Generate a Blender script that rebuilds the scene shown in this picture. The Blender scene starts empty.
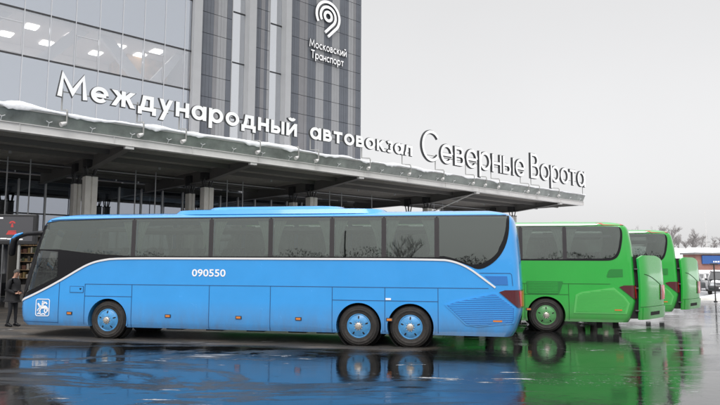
import bpy, bmesh, math, random
from mathutils import Vector, Matrix
random.seed(7)
R = math.radians
scene = bpy.context.scene
COL = scene.collection

# ------------------------------------------------------------------ camera
CAM_F, CAM_PITCH, CAM_ROLL, CAM_H = 625.6, 5.52, 0.305, 2.152
cd = bpy.data.cameras.new('camera')
cd.sensor_width = 36.0
cd.lens = 36.0 * CAM_F / 720.0
cd.clip_start = 0.1
cd.clip_end = 3000
cam = bpy.data.objects.new('camera', cd)
COL.objects.link(cam)
_F = Vector((0, math.cos(R(CAM_PITCH)), math.sin(R(CAM_PITCH))))
_U = Vector((0, -math.sin(R(CAM_PITCH)), math.cos(R(CAM_PITCH))))
_R = Vector((1, 0, 0))
_r, _u = _R * math.cos(R(CAM_ROLL)) + _U * math.sin(R(CAM_ROLL)), -_R * math.sin(R(CAM_ROLL)) + _U * math.cos(R(CAM_ROLL))
cam.matrix_world = Matrix(((_r.x, _u.x, -_F.x, 0), (_r.y, _u.y, -_F.y, 0), (_r.z, _u.z, -_F.z, CAM_H), (0, 0, 0, 1)))
scene.camera = cam

# ------------------------------------------------------------------ sky, sun, exposure
SUN_EL, SUN_AZ = R(50), R(190)      # soft sun behind the cloud, behind the photographer
world = bpy.data.worlds.new("World")
scene.world = world
world.use_nodes = True
wn = world.node_tree
wn.nodes.clear()
wo = wn.nodes.new('ShaderNodeOutputWorld')
sky = wn.nodes.new('ShaderNodeTexSky')
sky.sky_type = 'NISHITA'
sky.sun_disc = False
sky.sun_elevation = SUN_EL
sky.sun_rotation = SUN_AZ
sky.dust_density = 4.0
hs = wn.nodes.new('ShaderNodeHueSaturation')
hs.inputs['Saturation'].default_value = 0.1
wn.links.new(sky.outputs[0], hs.inputs['Color'])
bg1 = wn.nodes.new('ShaderNodeBackground')
bg1.inputs[1].default_value = 0.05
wn.links.new(hs.outputs[0], bg1.inputs[0])
# overcast cloud layer: brighter overhead than at the horizon, faint soft mottling
tc = wn.nodes.new('ShaderNodeTexCoord')
sx = wn.nodes.new('ShaderNodeSeparateXYZ')
wn.links.new(tc.outputs['Generated'], sx.inputs[0])
rmp = wn.nodes.new('ShaderNodeValToRGB')
wn.links.new(sx.outputs['Z'], rmp.inputs[0])
rmp.color_ramp.elements[0].position = 0.0
rmp.color_ramp.elements[0].color = (0.63, 0.627, 0.63, 1)
rmp.color_ramp.elements[1].position = 1.0
rmp.color_ramp.elements[1].color = (1.75, 1.75, 1.78, 1)
e = rmp.color_ramp.elements.new(0.4)
e.color = (0.575, 0.572, 0.575, 1)
nz = wn.nodes.new('ShaderNodeTexNoise')
nz.inputs['Scale'].default_value = 2.2
nz.inputs['Detail'].default_value = 5
wn.links.new(tc.outputs['Generated'], nz.inputs['Vector'])
nm = wn.nodes.new('ShaderNodeMapRange')
nm.inputs['To Min'].default_value = 0.93
nm.inputs['To Max'].default_value = 1.07
wn.links.new(nz.outputs['Fac'], nm.inputs['Value'])
mm = wn.nodes.new('ShaderNodeVectorMath')
mm.operation = 'SCALE'
wn.links.new(rmp.outputs[0], mm.inputs[0])
wn.links.new(nm.outputs[0], mm.inputs['Scale'])
bg2 = wn.nodes.new('ShaderNodeBackground')
bg2.inputs[1].default_value = 1.0
wn.links.new(mm.outputs[0], bg2.inputs[0])
ad = wn.nodes.new('ShaderNodeAddShader')
wn.links.new(bg1.outputs[0], ad.inputs[0])
wn.links.new(bg2.outputs[0], ad.inputs[1])
wn.links.new(ad.outputs[0], wo.inputs[0])
sl = bpy.data.lights.new('sun', 'SUN')
sl.energy = 1.4
sl.angle = R(35)
sl.color = (1.0, 0.97, 0.93)
so = bpy.data.objects.new('sun', sl)
COL.objects.link(so)
_d = Vector((math.cos(SUN_EL) * math.sin(SUN_AZ), math.cos(SUN_EL) * math.cos(SUN_AZ), math.sin(SUN_EL)))
so.rotation_euler = _d.to_track_quat('Z', 'Y').to_euler()
vs = scene.view_settings
vs.view_transform = 'Standard'
vs.look = 'None'
vs.exposure = 0.10
vs.gamma = 1.0
vs.use_curve_mapping = False

# ------------------------------------------------------------------ materials
MATS = {}
def mat(name, color, rough=0.6, metal=0.0, coat=0.0, emit=None, es=0.0, spec=0.5, ior=1.5, var=0.0, vscale=3.0, dirt=0.0, dirtcol=(.12, .10, .08), bump=0.0, bscale=20.0, rvar=0.0):
    if name in MATS:
        return MATS[name]
    m = bpy.data.materials.new(name)
    m.use_nodes = True
    nt = m.node_tree
    b = nt.nodes['Principled BSDF']
    b.inputs['Base Color'].default_value = (*color, 1)
    b.inputs['Roughness'].default_value = rough
    b.inputs['Metallic'].default_value = metal
    b.inputs['Coat Weight'].default_value = coat
    b.inputs['Coat Roughness'].default_value = 0.06
    b.inputs['IOR'].default_value = ior
    b.inputs['Specular IOR Level'].default_value = spec
    if emit:
        b.inputs['Emission Color'].default_value = (*emit, 1)
        b.inputs['Emission Strength'].default_value = es
    t = nt.nodes.new('ShaderNodeTexCoord')
    if var or rvar or dirt:
        n = nt.nodes.new('ShaderNodeTexNoise')
        n.inputs['Scale'].default_value = vscale
        n.inputs['Detail'].default_value = 6
        n.inputs['Roughness'].default_value = 0.65
        nt.links.new(t.outputs['Object'], n.inputs['Vector'])
        src = None
        if var:
            mr = nt.nodes.new('ShaderNodeMapRange')
            mr.inputs['From Min'].default_value = .25
            mr.inputs['From Max'].default_value = .75
            mr.inputs['To Min'].default_value = 1 - var
            mr.inputs['To Max'].default_value = 1 + var
            nt.links.new(n.outputs['Fac'], mr.inputs['Value'])
            sc = nt.nodes.new('ShaderNodeVectorMath')
            sc.operation = 'SCALE'
            sc.inputs[0].default_value = color
            nt.links.new(mr.outputs[0], sc.inputs['Scale'])
            src = sc.outputs[0]
        if dirt:
            n2 = nt.nodes.new('ShaderNodeTexNoise')
            n2.inputs['Scale'].default_value = 4.0
            n2.inputs['Detail'].default_value = 8
            n2.inputs['Roughness'].default_value = .7
            mp = nt.nodes.new('ShaderNodeMapping')
            mp.inputs['Scale'].default_value = (1, 1, .35)
            nt.links.new(t.outputs['Object'], mp.inputs[0])
            nt.links.new(mp.outputs[0], n2.inputs['Vector'])
            sp = nt.nodes.new('ShaderNodeSeparateXYZ')
            nt.links.new(t.outputs['Object'], sp.inputs[0])
            zr = nt.nodes.new('ShaderNodeMapRange')      # road spray: a film of mud on the lowest half metre
            zr.inputs['From Min'].default_value = 1.1
            zr.inputs['From Max'].default_value = 0.3
            zr.inputs['To Min'].default_value = 0.0
            zr.inputs['To Max'].default_value = 1.0
            nt.links.new(sp.outputs['Z'], zr.inputs['Value'])
            mu = nt.nodes.new('ShaderNodeMath')
            mu.operation = 'MULTIPLY'
            nt.links.new(zr.outputs[0], mu.inputs[0])
            nt.links.new(n2.outputs['Fac'], mu.inputs[1])
            mu2 = nt.nodes.new('ShaderNodeMath')
            mu2.operation = 'MULTIPLY'
            mu2.inputs[1].default_value = dirt
            nt.links.new(mu.outputs[0], mu2.inputs[0])
            mx = nt.nodes.new('ShaderNodeMix')
            mx.data_type = 'RGBA'
            nt.links.new(mu2.outputs[0], mx.inputs[0])
            if src:
                nt.links.new(src, mx.inputs[6])
            else:
                mx.inputs[6].default_value = (*color, 1)
            mx.inputs[7].default_value = (*dirtcol, 1)
            src = mx.outputs[2]
        if src:
            nt.links.new(src, b.inputs['Base Color'])
        if rvar:
            m3 = nt.nodes.new('ShaderNodeMapRange')
            m3.inputs['To Min'].default_value = max(0.02, rough - rvar)
            m3.inputs['To Max'].default_value = min(1, rough + rvar)
            nt.links.new(n.outputs['Fac'], m3.inputs['Value'])
            nt.links.new(m3.outputs[0], b.inputs['Roughness'])
    if bump:
        n = nt.nodes.new('ShaderNodeTexNoise')
        n.inputs['Scale'].default_value = bscale
        n.inputs['Detail'].default_value = 5
        nt.links.new(t.outputs['Object'], n.inputs['Vector'])
        bp = nt.nodes.new('ShaderNodeBump')
        bp.inputs['Strength'].default_value = bump
        bp.inputs['Distance'].default_value = 0.05
        nt.links.new(n.outputs['Fac'], bp.inputs['Height'])
        nt.links.new(bp.outputs[0], b.inputs['Normal'])
    MATS[name] = m
    return m

def glass(name, tint, refl, gcol=(1, 1, 1), rough=0.01, wave=0.0, wscale=1.0):
    m = bpy.data.materials.new(name)
    m.use_nodes = True
    nt = m.node_tree
    nt.nodes.clear()
    out = nt.nodes.new('ShaderNodeOutputMaterial')
    tr = nt.nodes.new('ShaderNodeBsdfTransparent')
    tr.inputs[0].default_value = (*tint, 1)
    gl = nt.nodes.new('ShaderNodeBsdfGlossy')
    gl.inputs[0].default_value = (*gcol, 1)
    gl.inputs['Roughness'].default_value = rough
    fr = nt.nodes.new('ShaderNodeFresnel')
    fr.inputs[0].default_value = 1.45
    mr = nt.nodes.new('ShaderNodeMapRange')
    mr.inputs['From Min'].default_value = 0.03
    mr.inputs['From Max'].default_value = 1.0
    mr.inputs['To Min'].default_value = refl
    mr.inputs['To Max'].default_value = 1.0
    nt.links.new(fr.outputs[0], mr.inputs['Value'])
    mx = nt.nodes.new('ShaderNodeMixShader')
    nt.links.new(mr.outputs[0], mx.inputs[0])
    nt.links.new(tr.outputs[0], mx.inputs[1])
    nt.links.new(gl.outputs[0], mx.inputs[2])
    if wave:
        tcn = nt.nodes.new('ShaderNodeTexCoord')
        n = nt.nodes.new('ShaderNodeTexNoise')
        n.inputs['Scale'].default_value = wscale
        n.inputs['Detail'].default_value = 1
        nt.links.new(tcn.outputs['Object'], n.inputs['Vector'])
        bp = nt.nodes.new('ShaderNodeBump')
        bp.inputs['Strength'].default_value = wave
        bp.inputs['Distance'].default_value = 0.02
        nt.links.new(n.outputs['Fac'], bp.inputs['Height'])
        nt.links.new(bp.outputs[0], gl.inputs['Normal'])
    nt.links.new(mx.outputs[0], out.inputs[0])
    MATS[name] = m
    return m

# ------------------------------------------------------------------ mesh helpers
def outward(bm):
    bmesh.ops.recalc_face_normals(bm, faces=bm.faces)
    if all(len(e_.link_faces) == 2 for e_ in bm.edges) and bm.calc_volume(signed=True) < 0:
        bmesh.ops.reverse_faces(bm, faces=bm.faces)

def link(name, bm, m, parent=None, smooth=False, auto=None):
    me = bpy.data.meshes.new(name)
    outward(bm)
    bm.to_mesh(me)
    bm.free()
    ms = m if isinstance(m, (list, tuple)) else [m]
    for x in ms:
        me.materials.append(x)
    if smooth:
        me.polygons.foreach_set('use_smooth', [True] * len(me.polygons))
        me.update()
        if auto is not None:
            me.set_sharp_from_angle(angle=R(auto))
    o = bpy.data.objects.new(name, me)
    COL.objects.link(o)
    if parent:
        o.parent = parent
    return o

def tag(o, label, cat, group=None, kind=None):
    o['label'] = label
    o['category'] = cat
    if group:
        o['group'] = group
    if kind:
        o['kind'] = kind
    return o

def struct(o):
    o['kind'] = 'structure'
    return o

def empty(name, loc, rz, label, cat, group=None):
    o = bpy.data.objects.new(name, None)
    COL.objects.link(o)
    o.location = loc
    o.rotation_euler = (0, 0, rz)
    o.empty_display_size = .3
    tag(o, label, cat, group)
    return o

def copy_tree(o, parent=None):
    c = o.copy()
    COL.objects.link(c)
    if parent is not None:
        c.parent = parent
    for ch in list(o.children):
        copy_tree(ch, c)
    return c

def box(bm, x0, x1, y0, y1, z0, z1, mi=0, bev=0.0):
    vs_ = [bm.verts.new((x, y, z)) for z in (z0, z1) for y in (y0, y1) for x in (x0, x1)]
    fs = []
    for q in ((0, 1, 3, 2), (4, 6, 7, 5), (0, 4, 5, 1), (2, 3, 7, 6), (0, 2, 6, 4), (1, 5, 7, 3)):
        f = bm.faces.new([vs_[i] for i in q])
        f.material_index = mi
        fs.append(f)
    if bev:
        es = set()
        for f in fs:
            es.update(f.edges)
        bmesh.ops.bevel(bm, geom=list(es), offset=bev, segments=2, affect='EDGES', profile=.5)
    return vs_

def tube(bm, pts, rad, seg=8, mi=0, caps=True):
    pts = [Vector(p) for p in pts]
    n = len(pts)
    rr = rad if isinstance(rad, (list, tuple)) else [rad] * n
    rings = []
    prev = None
    for i, p in enumerate(pts):
        d = (pts[min(i + 1, n - 1)] - pts[max(i - 1, 0)]).normalized()
        if prev is None:
            a = Vector((0, 0, 1)) if abs(d.z) < .9 else Vector((1, 0, 0))
            u = d.cross(a).normalized()
        else:
            u = (prev - d * prev.dot(d)).normalized()
        prev = u
        v = d.cross(u)
        rings.append([bm.verts.new(p + (u * math.cos(2 * math.pi * k / seg) + v * math.sin(2 * math.pi * k / seg)) * rr[i]) for k in range(seg)])
    for a, b in zip(rings, rings[1:]):
        for k in range(seg):
            f = bm.faces.new((a[k], a[(k + 1) % seg], b[(k + 1) % seg], b[k]))
            f.material_index = mi
    if caps and seg > 2:
        for r_ in (rings[0], rings[-1]):
            f = bm.faces.new(r_)
            f.material_index = mi

def lathe_y(bm, prof, seg=32, cx=0, cy=0, cz=0, mi=0, caps=False):
    """profile of (radius, y) turned about the y axis"""
    rings = []
    for r_, y in prof:
        rings.append([bm.verts.new((cx + r_ * math.cos(2 * math.pi * k / seg), cy + y, cz + r_ * math.sin(2 * math.pi * k / seg))) for k in range(seg)])
    for a, b in zip(rings, rings[1:]):
        for k in range(seg):
            f = bm.faces.new((a[k], a[(k + 1) % seg], b[(k + 1) % seg], b[k]))
            f.material_index = mi
    if caps:
        for r_ in (rings[0], rings[-1]):
            f = bm.faces.new(r_)
            f.material_index = mi

def boolean(o, cutter_bm, op='DIFFERENCE'):
    """subtract a bmesh from an object's mesh, without operators"""
    me = bpy.data.meshes.new('tmp')
    outward(cutter_bm)
    cutter_bm.to_mesh(me)
    cutter_bm.free()
    c = bpy.data.objects.new('tmp', me)
    COL.objects.link(c)
    md = o.modifiers.new('b', 'BOOLEAN')
    md.object = c
    md.operation = op
    md.solver = 'MANIFOLD'
    dg = bpy.context.evaluated_depsgraph_get()
    dg.update()
    new = bpy.data.meshes.new_from_object(o.evaluated_get(dg))
    if len(new.polygons) == 0:
        md.solver = 'EXACT'
        dg.update()
        new = bpy.data.meshes.new_from_object(o.evaluated_get(dg))
    old = o.data
    o.modifiers.clear()
    o.data = new
    new.name = old.name
    bpy.data.meshes.remove(old)
    bpy.data.objects.remove(c)
    bpy.data.meshes.remove(me)

def prism(bm, poly, y0, y1):
    a = [bm.verts.new((x, y0, z)) for x, z in poly]
    b = [bm.verts.new((x, y1, z)) for x, z in poly]
    bm.faces.new(a)
    bm.faces.new(b[::-1])
    n = len(poly)
    for i in range(n):
        bm.faces.new((a[i], b[i], b[(i + 1) % n], a[(i + 1) % n]))

def text_mesh(txt, size=1.0, offset=0.0, extrude=0.0, res=3):
    """mesh of a text from Blender's built-in font, in the XY plane"""
    cu = bpy.data.curves.new('t', 'FONT')
    cu.body = txt
    cu.size = size
    cu.offset = offset
    cu.extrude = extrude
    cu.resolution_u = res
    o = bpy.data.objects.new('t', cu)
    COL.objects.link(o)
    dg = bpy.context.evaluated_depsgraph_get()
    dg.update()
    me = bpy.data.meshes.new_from_object(o.evaluated_get(dg))
    bpy.data.objects.remove(o)
    bpy.data.curves.remove(cu)
    return me

def text_bm(txt, sx_, sz, x=0.0, y=0.0, z=0.0, width=None, offset=0.0, depth=0.0, mapf=None):
    """text laid in the local XZ plane facing -Y, optional exact width"""
    me = text_mesh(txt, 1.0, offset, 0.0)
    xs = [v.co.x for v in me.vertices]
    x0, x1 = min(xs), max(xs)
    if width:
        sx_ = width / (x1 - x0)
    bm = bmesh.new()
    bm.from_mesh(me)
    bpy.data.meshes.remove(me)
    if depth:
        g = bmesh.ops.extrude_face_region(bm, geom=bm.faces[:])
        for v in g['geom']:
            if isinstance(v, bmesh.types.BMVert):
                v.co.z -= 1.0
    for v in bm.verts:
        d = -v.co.z * depth
        v.co = Vector((x + (v.co.x - x0) * sx_, y + d, z + v.co.y * sz))
    for f in bm.faces:
        f.smooth = False
        f.normal_update()
        f.material_index = 1 if (depth and abs(f.normal.y) < .5) else 0
    return bm

# ------------------------------------------------------------------ shared materials
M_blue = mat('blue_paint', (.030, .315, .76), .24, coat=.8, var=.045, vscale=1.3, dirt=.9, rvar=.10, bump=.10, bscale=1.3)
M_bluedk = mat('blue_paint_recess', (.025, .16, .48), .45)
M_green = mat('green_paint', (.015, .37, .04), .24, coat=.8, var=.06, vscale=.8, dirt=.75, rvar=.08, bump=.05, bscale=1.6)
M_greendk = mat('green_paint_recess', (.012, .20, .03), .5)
M_greenlt = mat('green_grille_paint', (.09, .44, .10), .5)
M_navy = mat('navy_paint', (.012, .016, .026), .22, coat=.4, dirt=.3)
M_black = mat('black_trim', (.008, .008, .010), .3, spec=.25)
M_rubber = mat('tyre_rubber', (.026, .023, .021), .75, bump=.3, bscale=30, var=.55, vscale=7)
M_under = mat('underbody', (.012, .012, .012), .9)
M_stripe = mat('silver_stripe', (.72, .72, .73), .35)
M_chrome = mat('hub_metal', (.55, .50, .44), .35, metal=.7)
M_red = mat('red_lens', (.45, .008, .01), .12, coat=.6, emit=(1, .02, .01), es=.08)
M_dkred = mat('dark_red_lens', (.08, .006, .012), .15, coat=.6)
M_amber = mat('amber_lens', (.62, .20, .04), .2, coat=.4)
M_white = mat('white_decal', (.85, .86, .88), .5)
M_seat = mat('seat_fabric', (.035, .037, .05), .9, var=.3, vscale=10)
M_seat2 = mat('headrest_fabric', (.16, .17, .18), .9)
M_inter = mat('interior_trim', (.22, .22, .23), .8)
M_curtain = mat('curtain_cloth', (.60, .66, .62), .95, var=.15, vscale=8)
M_cabglass = glass('cab_glass', (.78, .80, .78), .06, (.95, .98, 1), .01)
M_busglass = glass('bus_glass', (.56, .60, .575), .115, (.92, .98, .95), .012, .05, 1.3)
M_screenglass = glass('windscreen_glass', (.55, .58, .57), .08, (.95, .97, 1), .01)
M_conc = mat('pale_concrete', (.72, .70, .66), .85, var=.12, vscale=2, bump=.15)
M_steel = mat('grey_steel', (.30, .30, .29), .5, metal=.1, var=.1)
M_steel_lt = mat('light_grey_steel', (.64, .63, .62), .5, var=.06)
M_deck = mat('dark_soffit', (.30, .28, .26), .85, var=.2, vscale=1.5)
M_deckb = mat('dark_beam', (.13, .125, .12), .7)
M_snow = mat('snow', (.82, .83, .86), .8, bump=.5, bscale=6, var=.05)
M_dark = mat('dark_metal', (.03, .03, .032), .5)
M_alu = mat('aluminium', (.50, .51, .53), .4, metal=.3)

# ------------------------------------------------------------------ ground
def make_ground():
    bm = bmesh.new()
    S = 1500
    vs_ = [bm.verts.new(p) for p in ((-S, -S, 0), (S, -S, 0), (S, S, 0), (-S, S, 0))]
    bm.faces.new(vs_)
    m = bpy.data.materials.new('wet_asphalt')
    m.use_nodes = True
    nt = m.node_tree
    b = nt.nodes['Principled BSDF']
    L = nt.links.new
    geo = nt.nodes.new('ShaderNodeNewGeometry')
    def noise(scale, detail, rough=.6, vec=None, dist=0.0):
        n = nt.nodes.new('ShaderNodeTexNoise')
        n.inputs['Scale'].default_value = scale
        n.inputs['Detail'].default_value = detail
        n.inputs['Roughness'].default_value = rough
        n.inputs['Distortion'].default_value = dist
        L(vec or geo.outputs['Position'], n.inputs['Vector'])
        return n.outputs['Fac']
    def mr(v, a, b_, c=0., d=1., smooth=False):
        n = nt.nodes.new('ShaderNodeMapRange')
        if smooth:
            n.interpolation_type = 'SMOOTHSTEP'
        for k, x in zip(('From Min', 'From Max', 'To Min', 'To Max'), (a, b_, c, d)):
            n.inputs[k].default_value = x
        L(v, n.inputs['Value'])
        return n.outputs[0]
    def ma(op, a, b_):
        n = nt.nodes.new('ShaderNodeMath')
        n.operation = op
        for i, x in enumerate((a, b_)):
            if isinstance(x, (int, float)):
                n.inputs[i].default_value = x
            else:
                L(x, n.inputs[i])
        return n.outputs[0]
    def mix(f, a, b_):
        n = nt.nodes.new('ShaderNodeMix')
        n.data_type = 'RGBA'
        if isinstance(f, (int, float)):
            n.inputs[0].default_value = f
        else:
            L(f, n.inputs[0])
        for i, x in ((6, a), (7, b_)):
            if isinstance(x, tuple):
                n.inputs[i].default_value = (*x, 1)
            else:
                L(x, n.inputs[i])
        return n.outputs[2]
    mp = nt.nodes.new('ShaderNodeMapping')
    mp.inputs['Rotation'].default_value = (0, 0, R(10))
    mp.inputs['Scale'].default_value = (.35, 1.0, 1)
    L(geo.outputs['Position'], mp.inputs[0])
    mpv = mp.outputs[0]
    big = noise(.16, 5, .55, mpv, .3)
    sepx = nt.nodes.new('ShaderNodeSeparateXYZ')
    L(geo.outputs['Position'], sepx.inputs[0])
    # standing water fills the low ground in front of the coaches; the crown of the lane under them is only damp
    line = ma('ADD', sepx.outputs['Y'], ma('MULTIPLY', sepx.outputs['X'], .165))    # distance across the parked coach
    low = mr(line, 14.9, 16.9, 0.17, -0.13, True)
    # further right the whole yard lies under a film of melt water
    right = mr(sepx.outputs['X'], 0.5, 3.8, 0.0, 0.32, True)
    h = ma('ADD', ma('ADD', big, low), right)
    wet0 = mr(h, .46, .60, 0, 1, True)
    silt = mr(noise(.55, 10, .72, mpv, .8), .50, .62, 0, 1, True)
    silt = ma('MULTIPLY', silt, mr(sepx.outputs['X'], -6.0, 3.0, .60, .06, True))
    wet = ma('SUBTRACT', wet0, ma('MULTIPLY', silt, ma('MULTIPLY', mr(noise(30, 8, .8), .40, .60), .8)))
    wet = ma('MAXIMUM', wet, 0.0)
    fine = noise(14, 8, .7)
    grit = noise(90, 4, .7)
    col_dry = mix(mr(fine, .38, .62), (.008, .008, .009), (.055, .050, .045))
    brown = mix(mr(noise(1.3, 8, .7, mpv), .47, .62), col_dry, (.12, .095, .072))
    col_wet = mix(mr(noise(2.0, 5, .6), .4, .7), (.005, .006, .0065), (.014, .013, .012))
    sheen = mr(sepx.outputs['X'], 5.0, 13.0, 0, .85, True)  # grows to the right: bright sky reflection painted into the wet base colour
    col_wet = mix(ma('MULTIPLY', sheen, mr(noise(3.5, 7, .7, mpv), .35, .65, .3, 1.0)), col_wet, (.13, .132, .135))
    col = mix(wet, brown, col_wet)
    # slush and ice crumbs: pale streaks drawn out along the tyre tracks
    mp2 = nt.nodes.new('ShaderNodeMapping')
    mp2.inputs['Rotation'].default_value = (0, 0, R(8))
    mp2.inputs['Scale'].default_value = (.5, 2.6, 1)
    L(geo.outputs['Position'], mp2.inputs[0])
    sl_ = noise(1.5, 9, .68, mp2.outputs[0], .6)
    zone = noise(.22, 3, .5, mp2.outputs[0])
    th = ma('ADD', sl_, ma('MULTIPLY', ma('SUBTRACT', zone, .5), .35))
    far = mr(line, 19.0, 34.0, 0.0, 0.055, True)
    crumbs = mr(ma('ADD', noise(13, 5, .7, mp2.outputs[0]), ma('MULTIPLY', ma('SUBTRACT', zone, .5), .5)), .70, .74, 0, 1, True)
    slush = ma('MAXIMUM', mr(ma('ADD', th, far), .655, .685, 0, 1, True), crumbs)
    slush = ma('MULTIPLY', slush, mr(noise(34, 6, .75), .36, .58, 0, 1))
    col = mix(slush, col, (.58, .59, .61))
    # trampled snow over the distant yard
    dist_s = mr(ma('ADD', line, ma('MULTIPLY', ma('SUBTRACT', noise(.25, 5, .6), .5), 14)), 38.0, 44.0, 0, 1, True)
    snowy = mix(mr(noise(.8, 7, .65, mpv), .40, .60), (.16, .16, .17), (.66, .67, .69))
    col = mix(dist_s, col, snowy)
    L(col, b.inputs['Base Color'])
    dry_r = mr(fine, .3, .7, .32, .6)
    r1 = nt.nodes.new('ShaderNodeMix')
    L(wet, r1.inputs[0])
    L(dry_r, r1.inputs[2])
    L(mr(noise(.7, 4, .6, mpv), .35, .7, .015, .10), r1.inputs[3])
    r2 = nt.nodes.new('ShaderNodeMix')
    L(ma('MAXIMUM', slush, dist_s), r2.inputs[0])
    L(r1.outputs[0], r2.inputs[2])
    r2.inputs[3].default_value = .6
    L(r2.outputs[0], b.inputs['Roughness'])
    b.inputs['IOR'].default_value = 2.1
    # relief: coarse asphalt where dry, faint ripples on the water
    bp = nt.nodes.new('ShaderNodeBump')
    bp.inputs['Strength'].default_value = .55
    bp.inputs['Distance'].default_value = .012
    hh = ma('ADD', ma('MULTIPLY', ma('SUBTRACT', 1.0, wet), ma('ADD', grit, ma('MULTIPLY', fine, 2.0))), ma('MULTIPLY', slush, 1.2))
    L(hh, bp.inputs['Height'])
    mp3 = nt.nodes.new('ShaderNodeMapping')
    mp3.inputs['Rotation'].default_value = (0, 0, R(-5))
    mp3.inputs['Scale'].default_value = (1.0, 1.0, 1)
    L(geo.outputs['Position'], mp3.inputs[0])
    rip = ma('ADD', noise(3.0, 4, .6, mp3.outputs[0], .4), ma('MULTIPLY', noise(26.0, 3, .6), .14))
    bp2 = nt.nodes.new('ShaderNodeBump')
    bp2.inputs['Strength'].default_value = .34
    bp2.inputs['Distance'].default_value = .009
    L(rip, bp2.inputs['Height'])
    L(bp.outputs[0], bp2.inputs['Normal'])
    L(bp2.outputs[0], b.inputs['Normal'])
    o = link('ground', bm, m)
    struct(o)

make_ground()

# ------------------------------------------------------------------ building frame: s along the facade, w behind the canopy edge
B_AZ = R(42.35)
B_O = Vector((-14.66, 25.06, 0))
BT = Vector((math.cos(B_AZ), math.sin(B_AZ), 0))
BN = Vector((-BT.y, BT.x, 0))
def bloc(s, w, z=0):
    return B_O + BT * s + BN * w + Vector((0, 0, z))
FW = 14.0         # facade distance behind the canopy edge

# facade materials
M_fglass = glass('curtain_wall_glass', (.93, .93, .93), .42, (.85, .88, .93), .015, .03, .35)
M_fspan = glass('spandrel_glass', (.55, .6, .68), .64, (.82, .86, .92), .02, .09, .35)
M_fstrip = glass('strip_glass', (.6, .64, .7), .72, (.95, .97, 1.0), .02, .03, .35)
M_gglass = glass('hall_glass', (.40, .46, .50), .38, (.86, .90, 1.0), .015, .02, .4)
M_sspan = mat('spandrel_back', (.50, .53, .58), .7)
M_cl = [mat('cladding_dark', (.115, .125, .145), .5, metal=.2, var=.10, vscale=1.2), mat('cladding_mid', (.20, .20, .21), .5, metal=.2, var=.08, vscale=1.2),
        mat('cladding_light', (.27, .275, .285), .5, metal=.1, var=.06, vscale=1.2), mat('cladding_joint', (.035, .037, .042), .8)]
M_fin = mat('fin_panel', (.36, .365, .375), .55, var=.05, vscale=1)
M_lamp = mat('ceiling_lamp', (1, 1, 1), .5, emit=(1, .97, .92), es=4.0)
M_room = mat('room_white', (.78, .74, .73), .8)
M_roomwarm = mat('room_wood', (.42, .24, .09), .7, var=.6, vscale=2)
M_brace = mat('white_brace', (.92, .92, .93), .6)

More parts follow.
